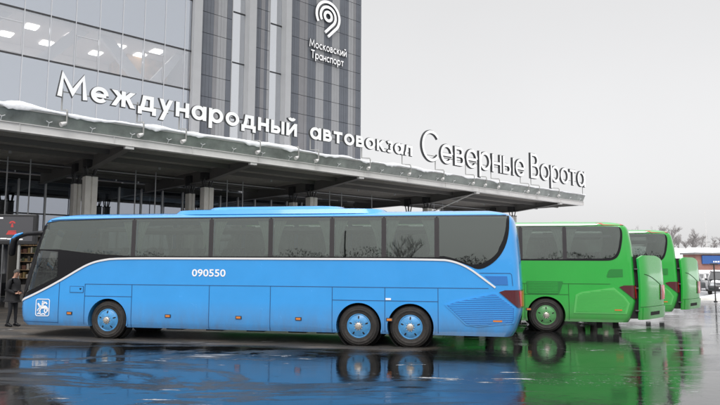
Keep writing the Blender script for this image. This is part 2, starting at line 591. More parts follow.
def make_terminal():
    root = empty('bus_terminal', bloc(0, FW), B_AZ, 'glass and grey striped bus station block rising behind the canopy and its rooftop letters', 'bus station')
    P = root
    # local: x along facade, y = behind facade
    # floor slabs and back walls, and the upper storeys' structure
    zs = [7.55, 10.6, 14.95, 17.92, 21.9, 25.0, 28.9]
    bm = bmesh.new()
    for z in zs[1:]:
        box(bm, -13.9, 15.2, .25, 12, z - .12, z + .12)
    box(bm, -13.9, 15.2, 12.0, 12.3, 7.6, 29)
    box(bm, -14.2, -13.9, .1, 12.3, 7.6, 29)
    link('floor_slab', bm, M_room, P)
    # spandrel backing behind the blind storeys
    for z0, z1 in ((7.6, 10.45), (10.75, 14.8), (18.1, 21.75), (22.05, 24.85), (25.15, 28.75)):
        bm = bmesh.new()
        box(bm, -13.9, 15.2, .30, .36, z0, z1)
        link('spandrel', bm, M_sspan, P)
    # room seen through the glass of the storey 14.95-17.92
    bm = bmesh.new()
    box(bm, -13, 11.8, 7.0, 7.1, 15.08, 17.78)
    link('room_wall', bm, M_room, P)
    bm = bmesh.new()
    box(bm, 11.9, 15.1, 3.4, 3.5, 15.08, 17.78)
    box(bm, 11.85, 11.9, 3.4, 7.0, 15.08, 17.78)
    link('room_wall', bm, M_roomwarm, P)
    for a, b_ in ((7.7, 5.2), (9.3, 11.9), (15.0, 12.9), (3.0, .2), (-3.5, -6)):
        bm = bmesh.new()
        x0, x1 = a, b_
        w_ = .48
        q = [(x0 - w_, 17.78), (x0 + w_, 17.78), (x1 + w_, 15.08), (x1 - w_, 15.08)]
        q = [(min(px, 15.1), pz) for px, pz in q]
        prism(bm, q, .8, 1.2)
        link('diagonal_brace', bm, M_brace, P)
    for lx, ly in ((4.6, 1.9), (3.7, 4.6), (7.2, 1.9), (6.3, 4.6), (9.7, 4.4), (10.4, 1.8), (12.9, .9), (12.3, 2.6), (1.4, 1.9), (.6, 4.6), (-1.8, 1.9), (-4.8, 2.2)):
        bm = bmesh.new()
        box(bm, lx, lx + .75, ly, ly + 1.0, 17.72, 17.79)
        link('ceiling_light', bm, M_lamp, P)
    # panes and mullions
    xs = [4.27 + 1.55 * k - .45 + .12 for k in range(-11, 8)]
    xs = [x for x in xs if -14 < x < 15] + [15.3]
    xs = [-14.0] + xs
    for i in range(len(xs) - 1):
        for j in range(1, len(zs) - 1):
            if xs[i + 1] < -2.5 and j != 2:
                continue
            bm = bmesh.new()
            t_ = random.uniform(-.004, .004)
            box(bm, xs[i] + .03, xs[i + 1] - .03, -.012 + t_, .012 + t_, zs[j] + .04, zs[j + 1] - .04)
            link('window_pane', bm, M_fglass if j == 2 else M_fspan, P)
    bm = bmesh.new()
    box(bm, -14, 15.3, -.012, .012, 7.6, zs[1] - .04)
    link('window_pane', bm, M_fspan, P)
    if True:
        bm = bmesh.new()
        for j in range(3, len(zs) - 1):
            box(bm, -14, -3.5, -.005, .02, zs[j] + .05, zs[j + 1] - .05)
        link('window_pane', bm, M_fspan, P)
    for x in xs[1:-1]:
        bm = bmesh.new()
        box(bm, x - .027, x + .027, -.07, .2, 7.6, 28.9)
        link('mullion', bm, M_alu, P)
    for z in zs[1:]:
        bm = bmesh.new()
        box(bm, -14, 15.32, -.055, .2, z - .05, z + .05)
        link('transom', bm, M_dark, P)
    # opening sashes in the lit storey
    for k in (0, 3, 6):
        x0 = xs[min(range(len(xs)), key=lambda i: abs(xs[i] - (2.39 + 4.65 * k / 3 + .0)))]
        bm = bmesh.new()
        for (a, b_, c, d) in ((x0 + .06, x0 + 1.49, 17.02, 17.08), (x0 + .06, x0 + 1.49, 15.06, 15.10), (x0 + .05, x0 + .09, 15.06, 17.08), (x0 + 1.45, x0 + 1.49, 15.06, 17.08)):
            box(bm, a, b_, -.045, -.015, c, d)
        link('opening_sash', bm, M_alu, P)
    # --- tower with striped cladding
    def bay(x0, x1, strips, y=0.0, zt=40.0, ph=16.34):
        bm = bmesh.new()
        box(bm, x0, x1, y + .03, y + .35, 7.6, zt, 3)
        tot = sum(w for w, _ in strips)
        x = x0
        zj = []
        z = ph - 1.66 * 6
        while z < zt:
            zj.append(z)
            z += 1.66
        for w, ci in strips:
            ww = w / tot * (x1 - x0)
            n = max(1, round(ww / .30))
            for k in range(n):
                a, b_ = x + ww * k / n, x + ww * (k + 1) / n
                dy = random.choice((0, .008, .016))
                for z0, z1 in zip(zj, zj[1:]):
                    if z1 < 7.8:
                        continue
                    box(bm, a + .004, b_ - .008, y - .03 + dy, y + .03, max(z0, 7.6) + .02, z1 - .02, ci)
            x += ww
        link('cladding', bm, M_cl, P)
    bay(16.0, 18.75, [(13, 0), (4, 1), (9, 2), (5, 0)])
    bay(20.8, 22.3, [(2, 1), (5, 0), (4, 1), (3, 0), (2, 2)], ph=16.3)
    bay(24.3, 32.62, [(35, 0), (30, 1), (30, 0), (30, 2), (30, 0), (30, 2), (35, 0), (20, 2), (10, 1), (22, 0)], ph=16.5)
    for x0, x1 in ((15.33, 15.98), (20.12, 20.78), (23.72, 24.28)):
        bm = bmesh.new()
        box(bm, x0, x1, -.42, .35, 7.6, 40)
        link('fin', bm, M_fin, P)
    bm = bmesh.new()
    box(bm, 18.77, 18.82, -.05, .5, 7.6, 40)
    box(bm, 22.32, 22.37, -.05, .5, 7.6, 40)
    link('fin', bm, M_fin, P)
    for x0, x1 in ((18.84, 20.10), (22.39, 23.70)):
        z = 7.6
        for z0, z1 in ((7.6, 10.6), (10.6, 13.5), (13.5, 18.0), (18.0, 22.15), (22.15, 26.3), (26.3, 33)):
            bm = bmesh.new()
            box(bm, x0, x1, .30, .33, z0 + .04, z1 - .04)
            link('window_pane', bm, M_fstrip, P)
            bm = bmesh.new()
            box(bm, x0, x1, .22, .34, z1 - .035, z1 + .035)
            link('transom', bm, M_dark, P)
        bm = bmesh.new()
        box(bm, x0, x1, .42, .46, 7.6, 40)
        link('spandrel', bm, M_sspan, P)
    bm = bmesh.new()
    box(bm, 15.35, 32.60, .5, 15.5, 7.58, 40)
    link('tower_core', bm, M_cl[1], P)
    # --- ground floor hall under the canopy
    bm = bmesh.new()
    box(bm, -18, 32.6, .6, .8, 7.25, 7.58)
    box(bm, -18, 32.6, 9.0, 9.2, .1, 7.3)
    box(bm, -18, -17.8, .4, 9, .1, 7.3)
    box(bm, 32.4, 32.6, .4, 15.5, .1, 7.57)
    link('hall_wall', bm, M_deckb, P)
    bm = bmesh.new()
    box(bm, -18, 32.6, .2, 9, .02, .12)
    link('hall_floor', bm, M_conc, P)
    k = -13
    while 4.17 + 1.55 * k < 32:
        x = 4.17 + 1.55 * k
        if x > -8:
            bm = bmesh.new()
            box(bm, x + .06, min(x + 1.49, 32.4), 0, .02, .15, 7.15)
            link('hall_window', bm, M_gglass, P)
            bm = bmesh.new()
            box(bm, x - .05, x + .05, -.10, .12, .1, 7.22)
            link('hall_mullion', bm, M_alu, P)
        k += 1
    for z in (3.0, 5.1, 7.2):
        bm = bmesh.new()
        box(bm, -8, 32.4, -.05, .08, z - .04, z + .04)
        link('hall_transom', bm, M_dark, P)
    return root
make_terminal()

# ------------------------------------------------------------------ canopy
def make_canopy():
    root = empty('terminal_canopy', bloc(0, 0), B_AZ, 'long flat steel canopy on paired concrete columns in front of the glass building', 'canopy')
    P = root
    X0, X1 = -12.0, 47.5
    bm = bmesh.new()
    box(bm, X0, X1, .0, .22, 7.50, 7.84)          # fascia beam web
    box(bm, X0, X1, -.06, .30, 7.485, 7.51)
    box(bm, X0, X1, -.06, .30, 7.83, 7.86)
    x = X0 + 1
    while x < X1:
        box(bm, x - .01, x + .01, -.05, .0, 7.51, 7.83)
        x += 3.9
    link('fascia_beam', bm, M_steel_lt, P)
    bm = bmesh.new()
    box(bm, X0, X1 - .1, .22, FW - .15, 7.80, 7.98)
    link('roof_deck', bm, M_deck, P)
    bm = bmesh.new()                                # corrugated deck ribs running along the canopy
    y = .5
    while y < FW - .3:
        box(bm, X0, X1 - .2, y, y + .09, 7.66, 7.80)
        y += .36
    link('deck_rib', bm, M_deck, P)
    bm = bmesh.new()                                # purlins
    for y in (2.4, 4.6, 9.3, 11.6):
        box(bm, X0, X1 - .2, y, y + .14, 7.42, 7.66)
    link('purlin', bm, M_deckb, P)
    # end beam at the free end
    bm = bmesh.new()
    box(bm, X1 - .18, X1, .22, FW, 7.50, 7.86)
    link('end_beam', bm, M_steel, P)
    # parapet: tilted tinted glass with fittings
    bm = bmesh.new()
    vs_ = [bm.verts.new(p) for p in ((X0, .02, 7.87), (X1, .02, 7.87), (X1, -.22, 8.38), (X0, -.22, 8.38), (X0, .05, 7.88), (X1, .05, 7.88), (X1, -.19, 8.395), (X0, -.19, 8.395))]
    for q in ((0, 1, 2, 3), (4, 7, 6, 5), (0, 3, 7, 4), (1, 5, 6, 2), (3, 2, 6, 7), (0, 4, 5, 1)):
        bm.faces.new([vs_[i] for i in q])
    link('glass_parapet', bm, mat('tinted_parapet_glass', (.27, .295, .28), .3, coat=.3, var=.45, vscale=.9), P)
    bm = bmesh.new()
    box(bm, X0, X1, -.25, -.17, 8.385, 8.44)
    link('parapet_rail', bm, M_steel_lt, P)
    x = -3.6
    while x < X1:
        bm = bmesh.new()
        tube(bm, [(x, .0, 7.88), (x, -.12, 8.02)], .016, 6)
        tube(bm, [(x - .12, -.15, 8.08), (x, -.12, 8.02), (x + .12, -.15, 8.08)], .016, 6)
        link('glass_fitting', bm, M_white, P)
        x += 1.8
    # paired columns, tapered cantilever brackets
    for s in (-1.9, 5.35, 12.1, 19.95, 31.75, 43.6):
        for w, zt, hw in ((5.0, 6.55, .31), (7.1, 6.35, .20)):
            bm = bmesh.new()
            box(bm, s - hw, s - .03, w - .26, w + .26, 0.0, zt, bev=.02)
            box(bm, s + .03, s + hw, w - .26, w + .26, 0.0, zt, bev=.02)
            box(bm, s - .04, s + .04, w - .2, w + .2, 0, zt - .02)
            link('column', bm, M_conc, P)
            bm = bmesh.new()                        # forked steel capital
            box(bm, s - hw - .02, s + hw + .02, w - .28, w + .28, zt, zt + .06)
            for q in (-1, 1):
                tube(bm, [(s + q * hw * .55, w - .12, zt + .05), (s + q * hw * .9, w - .2, zt + .55)], .045, 6)
                tube(bm, [(s + q * hw * .55, w + .12, zt + .05), (s + q * hw * .9, w + .2, zt + .55)], .045, 6)
            box(bm, s - hw, s + hw, w - .3, w + .3, zt + .5, 7.45)
            link('capital', bm, M_dark, P)
        bm = bmesh.new()                            # tapered cantilever
        prof = [(.1, 7.48), (.1, 7.40), (4.6, 6.98), (FW - .2, 6.98), (FW - .2, 7.65), (.3, 7.65)]
        a = [bm.verts.new((s - .025, y, z)) for y, z in prof]
        b_ = [bm.verts.new((s + .025, y, z)) for y, z in prof]
        bm.faces.new(a); bm.faces.new(b_[::-1])
        for i in range(len(prof)):
            bm.faces.new((a[i], b_[i], b_[(i + 1) % len(prof)], a[(i + 1) % len(prof)]))
        # bottom flange follows the taper
        fl = [(.1, 7.40), (4.6, 6.98), (FW - .2, 6.98)]
        for (y0, z0), (y1, z1) in zip(fl, fl[1:]):
            v = [bm.verts.new(p) for p in ((s - .17, y0, z0), (s + .17, y0, z0), (s + .17, y1, z1), (s - .17, y1, z1), (s - .17, y0, z0 - .03), (s + .17, y0, z0 - .03), (s + .17, y1, z1 - .03), (s - .17, y1, z1 - .03))]
            for q in ((0, 1, 2, 3), (4, 7, 6, 5), (0, 4, 5, 1), (1, 5, 6, 2), (2, 6, 7, 3), (3, 7, 4, 0)):
                bm.faces.new([v[i] for i in q])
        link('cantilever_beam', bm, mat('grey_beam', (.14, .135, .13), .6), P)
        bm = bmesh.new()
        box(bm, s - .2, s + .2, -.02, .2, 7.36, 7.48)
        link('beam_end_plate', bm, M_steel_lt, P)
    # slim hangers and a light track in the depth of the canopy
    bm = bmesh.new()
    tube(bm, [(X0, 8.0, 7.36), (X1 - 2, 8.0, 7.36)], .03, 6)
    link('lighting_track', bm, M_alu, P)
    for s in (-5.5, -4.3, 2.15, 3.25, 9.0, 10.25, 15.2, 16.4, 24.0, 25.2, 28.4, 36, 37.2):
        bm = bmesh.new()
        tube(bm, [(s, 8.0, 0), (s, 8.0, 7.6)], .035, 6)
        link('slim_post', bm, M_alu, P)
    # diagonal stays near the far end
    bm = bmesh.new()
    tube(bm, [(31.65, .3, 7.4), (31.0, 4.8, 5.9)], .05, 8)
    link('stay', bm, M_steel_lt, P)
    for k in range(14):
        bm = bmesh.new()
        tube(bm, [(-6 + k * 3.9, 6.1, 7.62), (-6 + k * 3.9, 6.1, 7.50)], .07, 10)
        link('downlight', bm, M_alu, P)
    # snow lying along the edge
    bm = bmesh.new()
    n = 400
    rows = []
    for i in range(n + 1):
        x = X0 + (X1 - X0) * i / n
        hgt = .10 + .10 * max(0, math.sin(x * 1.1 + 1.3 * math.sin(x * .37)) + .35 * math.sin(x * 3.1)) + .05 * math.sin(x * .5 + 2)
        hgt *= (1.15 if x < 20 else (.75 if x < 34 else .4))
        hgt = max(.035, hgt) + random.uniform(-.008, .008)
        droop = .17 * max(0, math.sin(x * 2.3 + math.sin(x * .9)) * .6 + random.uniform(-.15, .3)) * (1 if x < 34 else .4)
        prof = [(-.275, 8.43 - droop), (-.30, 8.44 - droop * .7), (-.30, 8.44 + hgt * .55), (-.20, 8.44 + hgt * .95), (-.02, 8.44 + hgt * 1.15), (.45, 8.44 + hgt), (.8, 8.3), (1.1, 8.0), (FW - .2, 7.99)]
        rows.append([bm.verts.new((x, y + random.uniform(-.008, .008), z)) for y, z in prof])
    for a, b_ in zip(rows, rows[1:]):
        for k in range(len(a) - 1):
            bm.faces.new((a[k], b_[k], b_[k + 1], a[k + 1]))
    o = link('snow_cover', bm, M_snow, None, True)
    o.location = bloc(0, 0)
    o.rotation_euler = (0, 0, B_AZ)
    tag(o, 'ridge of white snow lying along the canopy edge below the sign letters', 'snow', kind='stuff')
make_canopy()

# ------------------------------------------------------------------ rooftop letters
M_letter = mat('white_letter_face', (.92, .92, .93), .45, emit=(1, 1, 1), es=.04)
M_letteredge = mat('letter_side', (.05, .052, .055), .6)

GLYPHS = {}
def glyph(ch, w, ext):
    """geometric sans letter in units of the x-height (capitals 1.5 high), one closed solid per letter, y 0..1 deep"""
    key = (ch, w, ext)
    if key in GLYPHS:
        return GLYPHS[key]
    wr = w + 2 * ext
    pieces = []
    def rib(pts, closed=False):
        pts = [Vector(p) for p in pts]
        n = len(pts)
        if not closed:
            pts[0] = pts[0] + (pts[0] - pts[1]).normalized() * ext
            pts[-1] = pts[-1] + (pts[-1] - pts[-2]).normalized() * ext
        L_, R_ = [], []
        for i, p in enumerate(pts):
            a = pts[(i - 1) % n] if (closed or i) else None
            c = pts[(i + 1) % n] if (closed or i < n - 1) else None
            d0 = (p - a).normalized() if a is not None else (c - p).normalized()
            d1 = (c - p).normalized() if c is not None else d0
            n0, n1 = Vector((-d0.y, d0.x)), Vector((-d1.y, d1.x))
            m_ = (n0 + n1)
            m_ = m_ / max(.35, m_.dot(n0))
            L_.append(p + m_ * wr / 2)
            R_.append(p - m_ * wr / 2)
        bm = bmesh.new()
        rows = [[bm.verts.new((q.x, y, q.y)) for q, y in ((l, 0), (l, 1), (r, 1), (r, 0))] for l, r in zip(L_, R_)]
        m = n if closed else n - 1
        for i in range(m):
            A, B = rows[i], rows[(i + 1) % n]
            for k in range(4):
                bm.faces.new((A[k], B[k], B[(k + 1) % 4], A[(k + 1) % 4]))
        if not closed:
            bm.faces.new(rows[0]); bm.faces.new(rows[-1])
        pieces.append(bm)
    def dgn(x0, y0, x1, y1):
        """slanted bar with level ends"""
        dx, dy = x1 - x0, y1 - y0
        ln = math.hypot(dx, dy)
        hw_ = wr / 2 * ln / abs(dy)
        t = ext / abs(dy)
        x0_, y0_, x1_, y1_ = x0 - dx * t, y0 - dy * t, x1 + dx * t, y1 + dy * t
        bm = bmesh.new()
        prism(bm, [(x0_ - hw_, y0_), (x0_ + hw_, y0_), (x1_ + hw_, y1_), (x1_ - hw_, y1_)], 0, 1)
        pieces.append(bm)
    def ell(cx, cy, rx, ry, a0, a1, n=28):
        return [(cx + rx * math.cos(R(a0 + (a1 - a0) * i / n)), cy + ry * math.sin(R(a0 + (a1 - a0) * i / n))) for i in range(n + 1)]
    h, b = 1 - w / 2, w / 2
    if ch in 'оаре':
        r_ = .52 - w / 2
        ox = .52 + (.06 if ch == 'р' else 0)
    if ch == 'о':
        rib(ell(ox, .5, r_, .51 - w / 2, 0, 360, 36)[:-1], True)
        W = 1.04
    elif ch == 'а':
        rib(ell(.5, .5, .5 - w / 2, .51 - w / 2, 0, 360, 36)[:-1], True)
        rib([(1.04 - w / 2, 0), (1.04 - w / 2, 1)])
        W = 1.04
    elif ch == 'р':
        rib(ell(.56, .5, .5 - w / 2, .51 - w / 2, 0, 360, 36)[:-1], True)
        rib([(b, -.42), (b, 1)])
        W = 1.06
    elif ch == 'е':
        rib(ell(.5, .5, .5 - w / 2, .51 - w / 2, -2, 318, 32))
        rib([(w * .6, .46), (1.0 - w * .55, .46)])
        W = 1.0
    elif ch == 'с':
        rib(ell(.5, .5, .5 - w / 2, .51 - w / 2, 42, 318, 28))
        W = .88
    elif ch == 'С':
        rib(ell(.74, .77, .74 - w / 2, .79 - w / 2, 40, 318, 36))
        W = 1.30
    elif ch in 'вВ':
        H = 1.0 if ch == 'в' else 1.5
        Wd = .84 if ch == 'в' else .98
        m_ = H * .53
        rib([(b, 0), (b, H)])
        r1 = (H - w / 2 - m_) / 2
        r2 = (m_ - b) / 2
        rib([(b, H - b), (Wd * .88 - b - r1, H - b)] + ell(Wd * .88 - b - r1, m_ + r1, r1, r1, 88, -88, 12) + [(b, m_)])
        rib([(b, m_), (Wd - b - r2, m_)] + ell(Wd - b - r2, b + r2, r2, r2, 88, -88, 12) + [(b, b)])
        W = Wd
    elif ch == 'н':
        rib([(b, 0), (b, 1)]); rib([(.9 - b, 0), (.9 - b, 1)]); rib([(b, .5), (.9 - b, .5)])
        W = .9
    elif ch == 'п':
        rib([(b, 0), (b, h), (.9 - b, h), (.9 - b, 0)])
        W = .9
    elif ch == 'и' or ch == 'й':
        rib([(b, 0), (b, 1)]); rib([(.95 - b, 0), (.95 - b, 1)]); dgn(b, .04, .95 - b, .96)
        W = .95
        if ch == 'й':
            rib(ell(.475, 1.44, .22, .17, 190, 350, 14))
    elif ch == 'ы':
        rib([(b, 0), (b, 1)])
        r_ = (.60 - w) / 2
        rib([(b, .60 - b), (.80 - b - r_, .60 - b)] + ell(.80 - b - r_, b + r_, r_, r_, 88, -88, 12) + [(b, b)])
        rib([(1.14 - b, 0), (1.14 - b, 1)])
        W = 1.14
    elif ch in 'тТ':
        H = 1.0 if ch == 'т' else 1.5
        Wd = .86 if ch == 'т' else 1.1
        rib([(0, H - b), (Wd, H - b)]); rib([(Wd / 2, 0), (Wd / 2, H - b)])
        W = Wd
    elif ch == 'к':
        rib([(b, 0), (b, 1)])
        dgn(w * .9, .48, .84 - w * .3, 1); dgn(.92 - w * .3, 0, .30, .62)
        W = .92
    elif ch == 'ж':
        W = 1.40
        rib([(W / 2, 0), (W / 2, 1)])
        dgn(W / 2 + w * .2, .46, W - w * .62, 1); dgn(W - w * .55, 0, W / 2 + w * .8, .66)
        dgn(W / 2 - w * .2, .46, w * .62, 1); dgn(w * .55, 0, W / 2 - w * .8, .66)
    elif ch == 'з':
        rib(ell(.36, .755, .30 - w * .15, .245 + .01 - w / 2 + w * .25, 145, -80, 18)); rib(ell(.36, .27, .36 - w / 2, .28 - w / 2 + w * .1, 80, -150, 20))
        W = .74
    elif ch == 'л':
        rib([(.0, b), (.12, b), (.24, .45), (.30, h), (.92 - b, h), (.92 - b, 0)])
        W = .92
    elif ch == 'д':
        rib([(b, -.24), (b, b), (1.14 - b, b), (1.14 - b, -.24)])
        rib([(.24, b), (.34, .5), (.40, h), (.98 - b, h), (.98 - b, b)])
        W = 1.14
    elif ch == 'у':
        dgn(w * .58, 1, .47, .12); dgn(.92 - w * .58, 1, .92 - w * .58 - .60, -.42)
        W = .92
    elif ch == 'М':
        W = 1.62
        rib([(b, 0), (.26, 1.5 - w * .6), (W / 2, .34), (W - .26, 1.5 - w * .6), (W - b, 0)])
    def tmp_obj(bm):
        me = bpy.data.meshes.new('g')
        outward(bm)
        bm.to_mesh(me)
        bm.free()
        o = bpy.data.objects.new('g', me)
        COL.objects.link(o)
        return o
    o = tmp_obj(pieces[0])
    for p in pieces[1:]:
        boolean(o, p, 'UNION')
    me = o.data
    bpy.data.objects.remove(o)
    GLYPHS[key] = (me, W)
    return GLYPHS[key]

def word(P, txt, x0, x1, zb, x_h, w, depth, outline=.02, y0=0.0, gap=.20):
    """channel letters: white face, dark returns, and a slightly larger dark tray behind"""
    items = [glyph(ch, w, 0) for ch in txt]
    tot = sum(W for _, W in items) + gap * (len(items) - 1)
    fx = (x1 - x0) / tot
    x = x0
    for ch, (me0, W) in zip(txt, items):
        if x_h > .6 or ch in 'Северны':
            pass
        def inst(src, nm, yy, dd, mats, parent):
            me = src.copy()
            me.name = nm
            for v in me.vertices:
                v.co = (x + v.co.x * fx, yy + v.co.y * dd, zb + v.co.z * x_h)
            me.materials.clear()
            for m_ in mats:
                me.materials.append(m_)
            me.update()
            for p in me.polygons:
                p.use_smooth = False
                p.material_index = 0 if abs(p.normal.y) > .5 else 1
            o = bpy.data.objects.new(nm, me)
            COL.objects.link(o)
            o.parent = parent
            return o
        o = inst(me0, 'letter', y0, depth, [M_letter, M_letteredge], P)
        inst(glyph(ch, w, outline / x_h)[0], 'letter_tray', y0 + depth * .45, depth * .75, [M_letteredge, M_letteredge], o)
        x += (W + gap) * fx

def sign_root(name, label):
    return empty(name, bloc(0, .3), B_AZ, label, 'sign')

S1 = sign_root('rooftop_sign', 'bold white Cyrillic letters reading Международный автовокзал standing on the canopy edge')
word(S1, 'Международный', 2.18, 15.17, 9.36, .74, .25, .12, .026, gap=.18)
word(S1, 'автовокзал', 16.12, 24.92, 9.40, .72, .25, .12, .026, gap=.18)
S2 = sign_root('rooftop_sign', 'tall slim white Cyrillic letters reading Северные Ворота at the right end of the canopy')
word(S2, 'Северные', 25.9, 38.6, 9.30, 1.40, .15, .15, .042, gap=.15)
word(S2, 'Ворота', 39.45, 48.6, 9.32, 1.40, .15, .15, .042, gap=.15)
def sign_posts(P, ss, rail):
    bm = bmesh.new()
    for a, b_, z in rail:
        tube(bm, [(a, .18, z), (b_, .18, z)], .028, 6)
    link('rail', bm, M_steel, P)
    for s in ss:
        bm = bmesh.new()
        tube(bm, [(s, .20, 9.75), (s, .20, 7.95)] if s > 47.5 else [(s, .20, 9.75), (s, .20, 8.78), (s, -.55, 8.66), (s, -.60, 8.58), (s, -.60, 8.06)], .036, 6)
        link('post', bm, M_steel, P)
        if s > 47.5:
            bm = bmesh.new()
            tube(bm, [(s, .20, 8.0), (s - 1.2, .20, 7.95)], .042, 6)
            link('rail', bm, M_steel, P)
            continue
        bm = bmesh.new()
        tube(bm, [(s, -.60, 8.06), (s + .02, -.30, 8.02), (s + .02, -.28, 7.95)], .035, 6)
        lamp = link('lamp_arm', bm, M_steel_lt, P)
        bm = bmesh.new()
        tube(bm, [(s - .26, -.66, 7.96), (s - .10, -.62, 8.04), (s - .01, -.60, 8.10)], [.105, .085, .04], 10)
        link('spotlight', bm, M_steel_lt, lamp)
sign_posts(S1, (2.45, 5.85, 8.0, 12.3, 14.86, 16.3, 20.41, 24.1), ((2.3, 15.1, 9.62), (16.2, 24.8, 9.62)))
sign_posts(S2, (27.5, 30.94, 32.42, 34.1, 38.15, 39.72, 42.85, 48.4), ((26.6, 38.5, 9.72), (39.6, 48.5, 9.72)))

# emblem on the tower: three nested strokes curling into a nine, with two lines of text
def make_emblem():
    root = empty('wall_emblem', bloc(28.3, FW - .1), B_AZ, 'white emblem shaped like a nine above two lines of text on the striped tower', 'logo sign')
    def stroke(pts, w, name='emblem_stroke'):
        bm = bmesh.new()
        n = len(pts)
        rows = []
        for i, (x, z) in enumerate(pts):
            a = pts[max(i - 1, 0)]
            b_ = pts[min(i + 1, n - 1)]
            d = Vector((b_[0] - a[0], b_[1] - a[1])).normalized()
            nx, nz_ = -d.y, d.x
            rows.append([bm.verts.new((x + nx * q * w / 2, y, z + nz_ * q * w / 2)) for q, y in ((-1, 0), (1, 0), (1, -.12), (-1, -.12))])
        closed = (Vector(pts[0]) - Vector(pts[-1])).length < 1e-4
        for a, b_ in zip(rows, rows[1:]):
            for k in range(4):
                f = bm.faces.new((a[k], a[(k + 1) % 4], b_[(k + 1) % 4], b_[k]))
                f.material_index = 0 if k == 2 else 1
        if not closed:
            bm.faces.new(rows[0]); bm.faces.new(rows[-1])
        else:
            bmesh.ops.remove_doubles(bm, verts=bm.verts, dist=1e-4)
        link(name, bm, [M_letter, M_letteredge], root)
    C = (0.0, 24.05)
    def arc(r_, a0, a1, n=40):
        return [(C[0] + r_ * math.cos(R(a0 + (a1 - a0) * i / n)), C[1] + r_ * math.sin(R(a0 + (a1 - a0) * i / n))) for i in range(n + 1)]
    C = (.12, 24.2)
    stroke(arc(.40, 0, 360, 32), .27)
    def nine(r_, L_):
        a = arc(r_, 212, -45, 44)
        x, z = a[-1]
        return a + [(x - .7071 * L_ * i / 4, z - .7071 * L_ * i / 4) for i in range(1, 5)]
    stroke(nine(.86, 1.28), .26)
    stroke(nine(1.32, 1.28), .26)
    word(root, 'Московский', -1.95, 2.35, 20.95, .50, .20, .10, .014, -.1)
    word(root, 'Транспорт', -1.75, 2.0, 19.98, .50, .20, .10, .014, -.1)
make_emblem()

# ------------------------------------------------------------------ coaches
LEN = 14.04
AX = (2.70, 9.87, 11.22)
def lerp(t, a):
    if t <= a[0][0]:
        return a[0][1]
    for (x0, y0), (x1, y1) in zip(a, a[1:]):
        if t <= x1:
            return y0 + (y1 - y0) * (t - x0) / (x1 - x0)
    return a[-1][1]
XF = [(.33, -.18), (.42, -.26), (.6, -.31), (.85, -.33), (1.12, -.30), (1.6, -.21), (2.19, -.05), (2.8, .13), (3.20, .28), (3.36, .38), (3.46, .60), (3.53, 1.2)]
XR = [(.33, 13.86), (.45, 13.94), (.75, 14.05), (1.0, 14.11), (1.5, 14.11), (2.2, 14.08), (2.8, 14.03), (3.25, 13.95), (3.38, 13.88), (3.48, 13.72), (3.53, 13.4)]
WZ = [(.33, 1.22), (.42, 1.262), (.6, 1.275), (2.25, 1.275), (3.0, 1.262), (3.37, 1.250), (3.42, 1.20), (3.465, 1.10), (3.505, .97), (3.53, .80)]
RF, RR, PW = .50, .34, 2.5
def smoothz(z, arr):
    return .25 * lerp(z - .03, arr) + .5 * lerp(z, arr) + .25 * lerp(z + .03, arr)
def xf(z): return smoothz(z, XF)
def xr(z): return smoothz(z, XR)
def wz(z): return smoothz(z, WZ)
def gg(u):
    if u >= 1: return 1.0
    if u <= 0: return 0.0
    return (1 - (1 - u) ** PW) ** (1 / PW)
def hw(s, z):
    return wz(z) * gg((s - xf(z)) / RF) * gg((xr(z) - s) / RR)
def contour(z, xf_=None, xr_=None, w_=None, nf=26, ns=10):
    a, b_, w = xf_ if xf_ is not None else xf(z), xr_ if xr_ is not None else xr(z), w_ if w_ is not None else wz(z)
    half = []
    for i in range(nf + 1):
        th = math.pi / 2 * i / nf
        half.append((a + RF * (1 - max(0, math.cos(th)) ** (2 / PW)), w * math.sin(th) ** (2 / PW)))
    for i in range(1, ns):
        half.append((a + RF + (b_ - RR - a - RF) * i / ns, w))
    for i in range(nf + 1):
        th = math.pi / 2 * (1 - i / nf)
        half.append((b_ - RR * (1 - max(0, math.cos(th)) ** (2 / PW)), w * math.sin(th) ** (2 / PW)))
    pts = [(x, -y) for x, y in half] + [(x, y) for x, y in half[::-1]][1:-1]
    return pts
def loft(bm, zs, **kw):
    rings = []
    for z in zs:
        rings.append([bm.verts.new((x, y, z)) for x, y in contour(z, **{k: f(z) for k, f in kw.items()})])
    n = len(rings[0])
    for a, b_ in zip(rings, rings[1:]):
        for k in range(n):
            bm.faces.new((a[k], a[(k + 1) % n], b_[(k + 1) % n], b_[k]))
    bm.faces.new(rings[0])
    bm.faces.new(rings[-1])

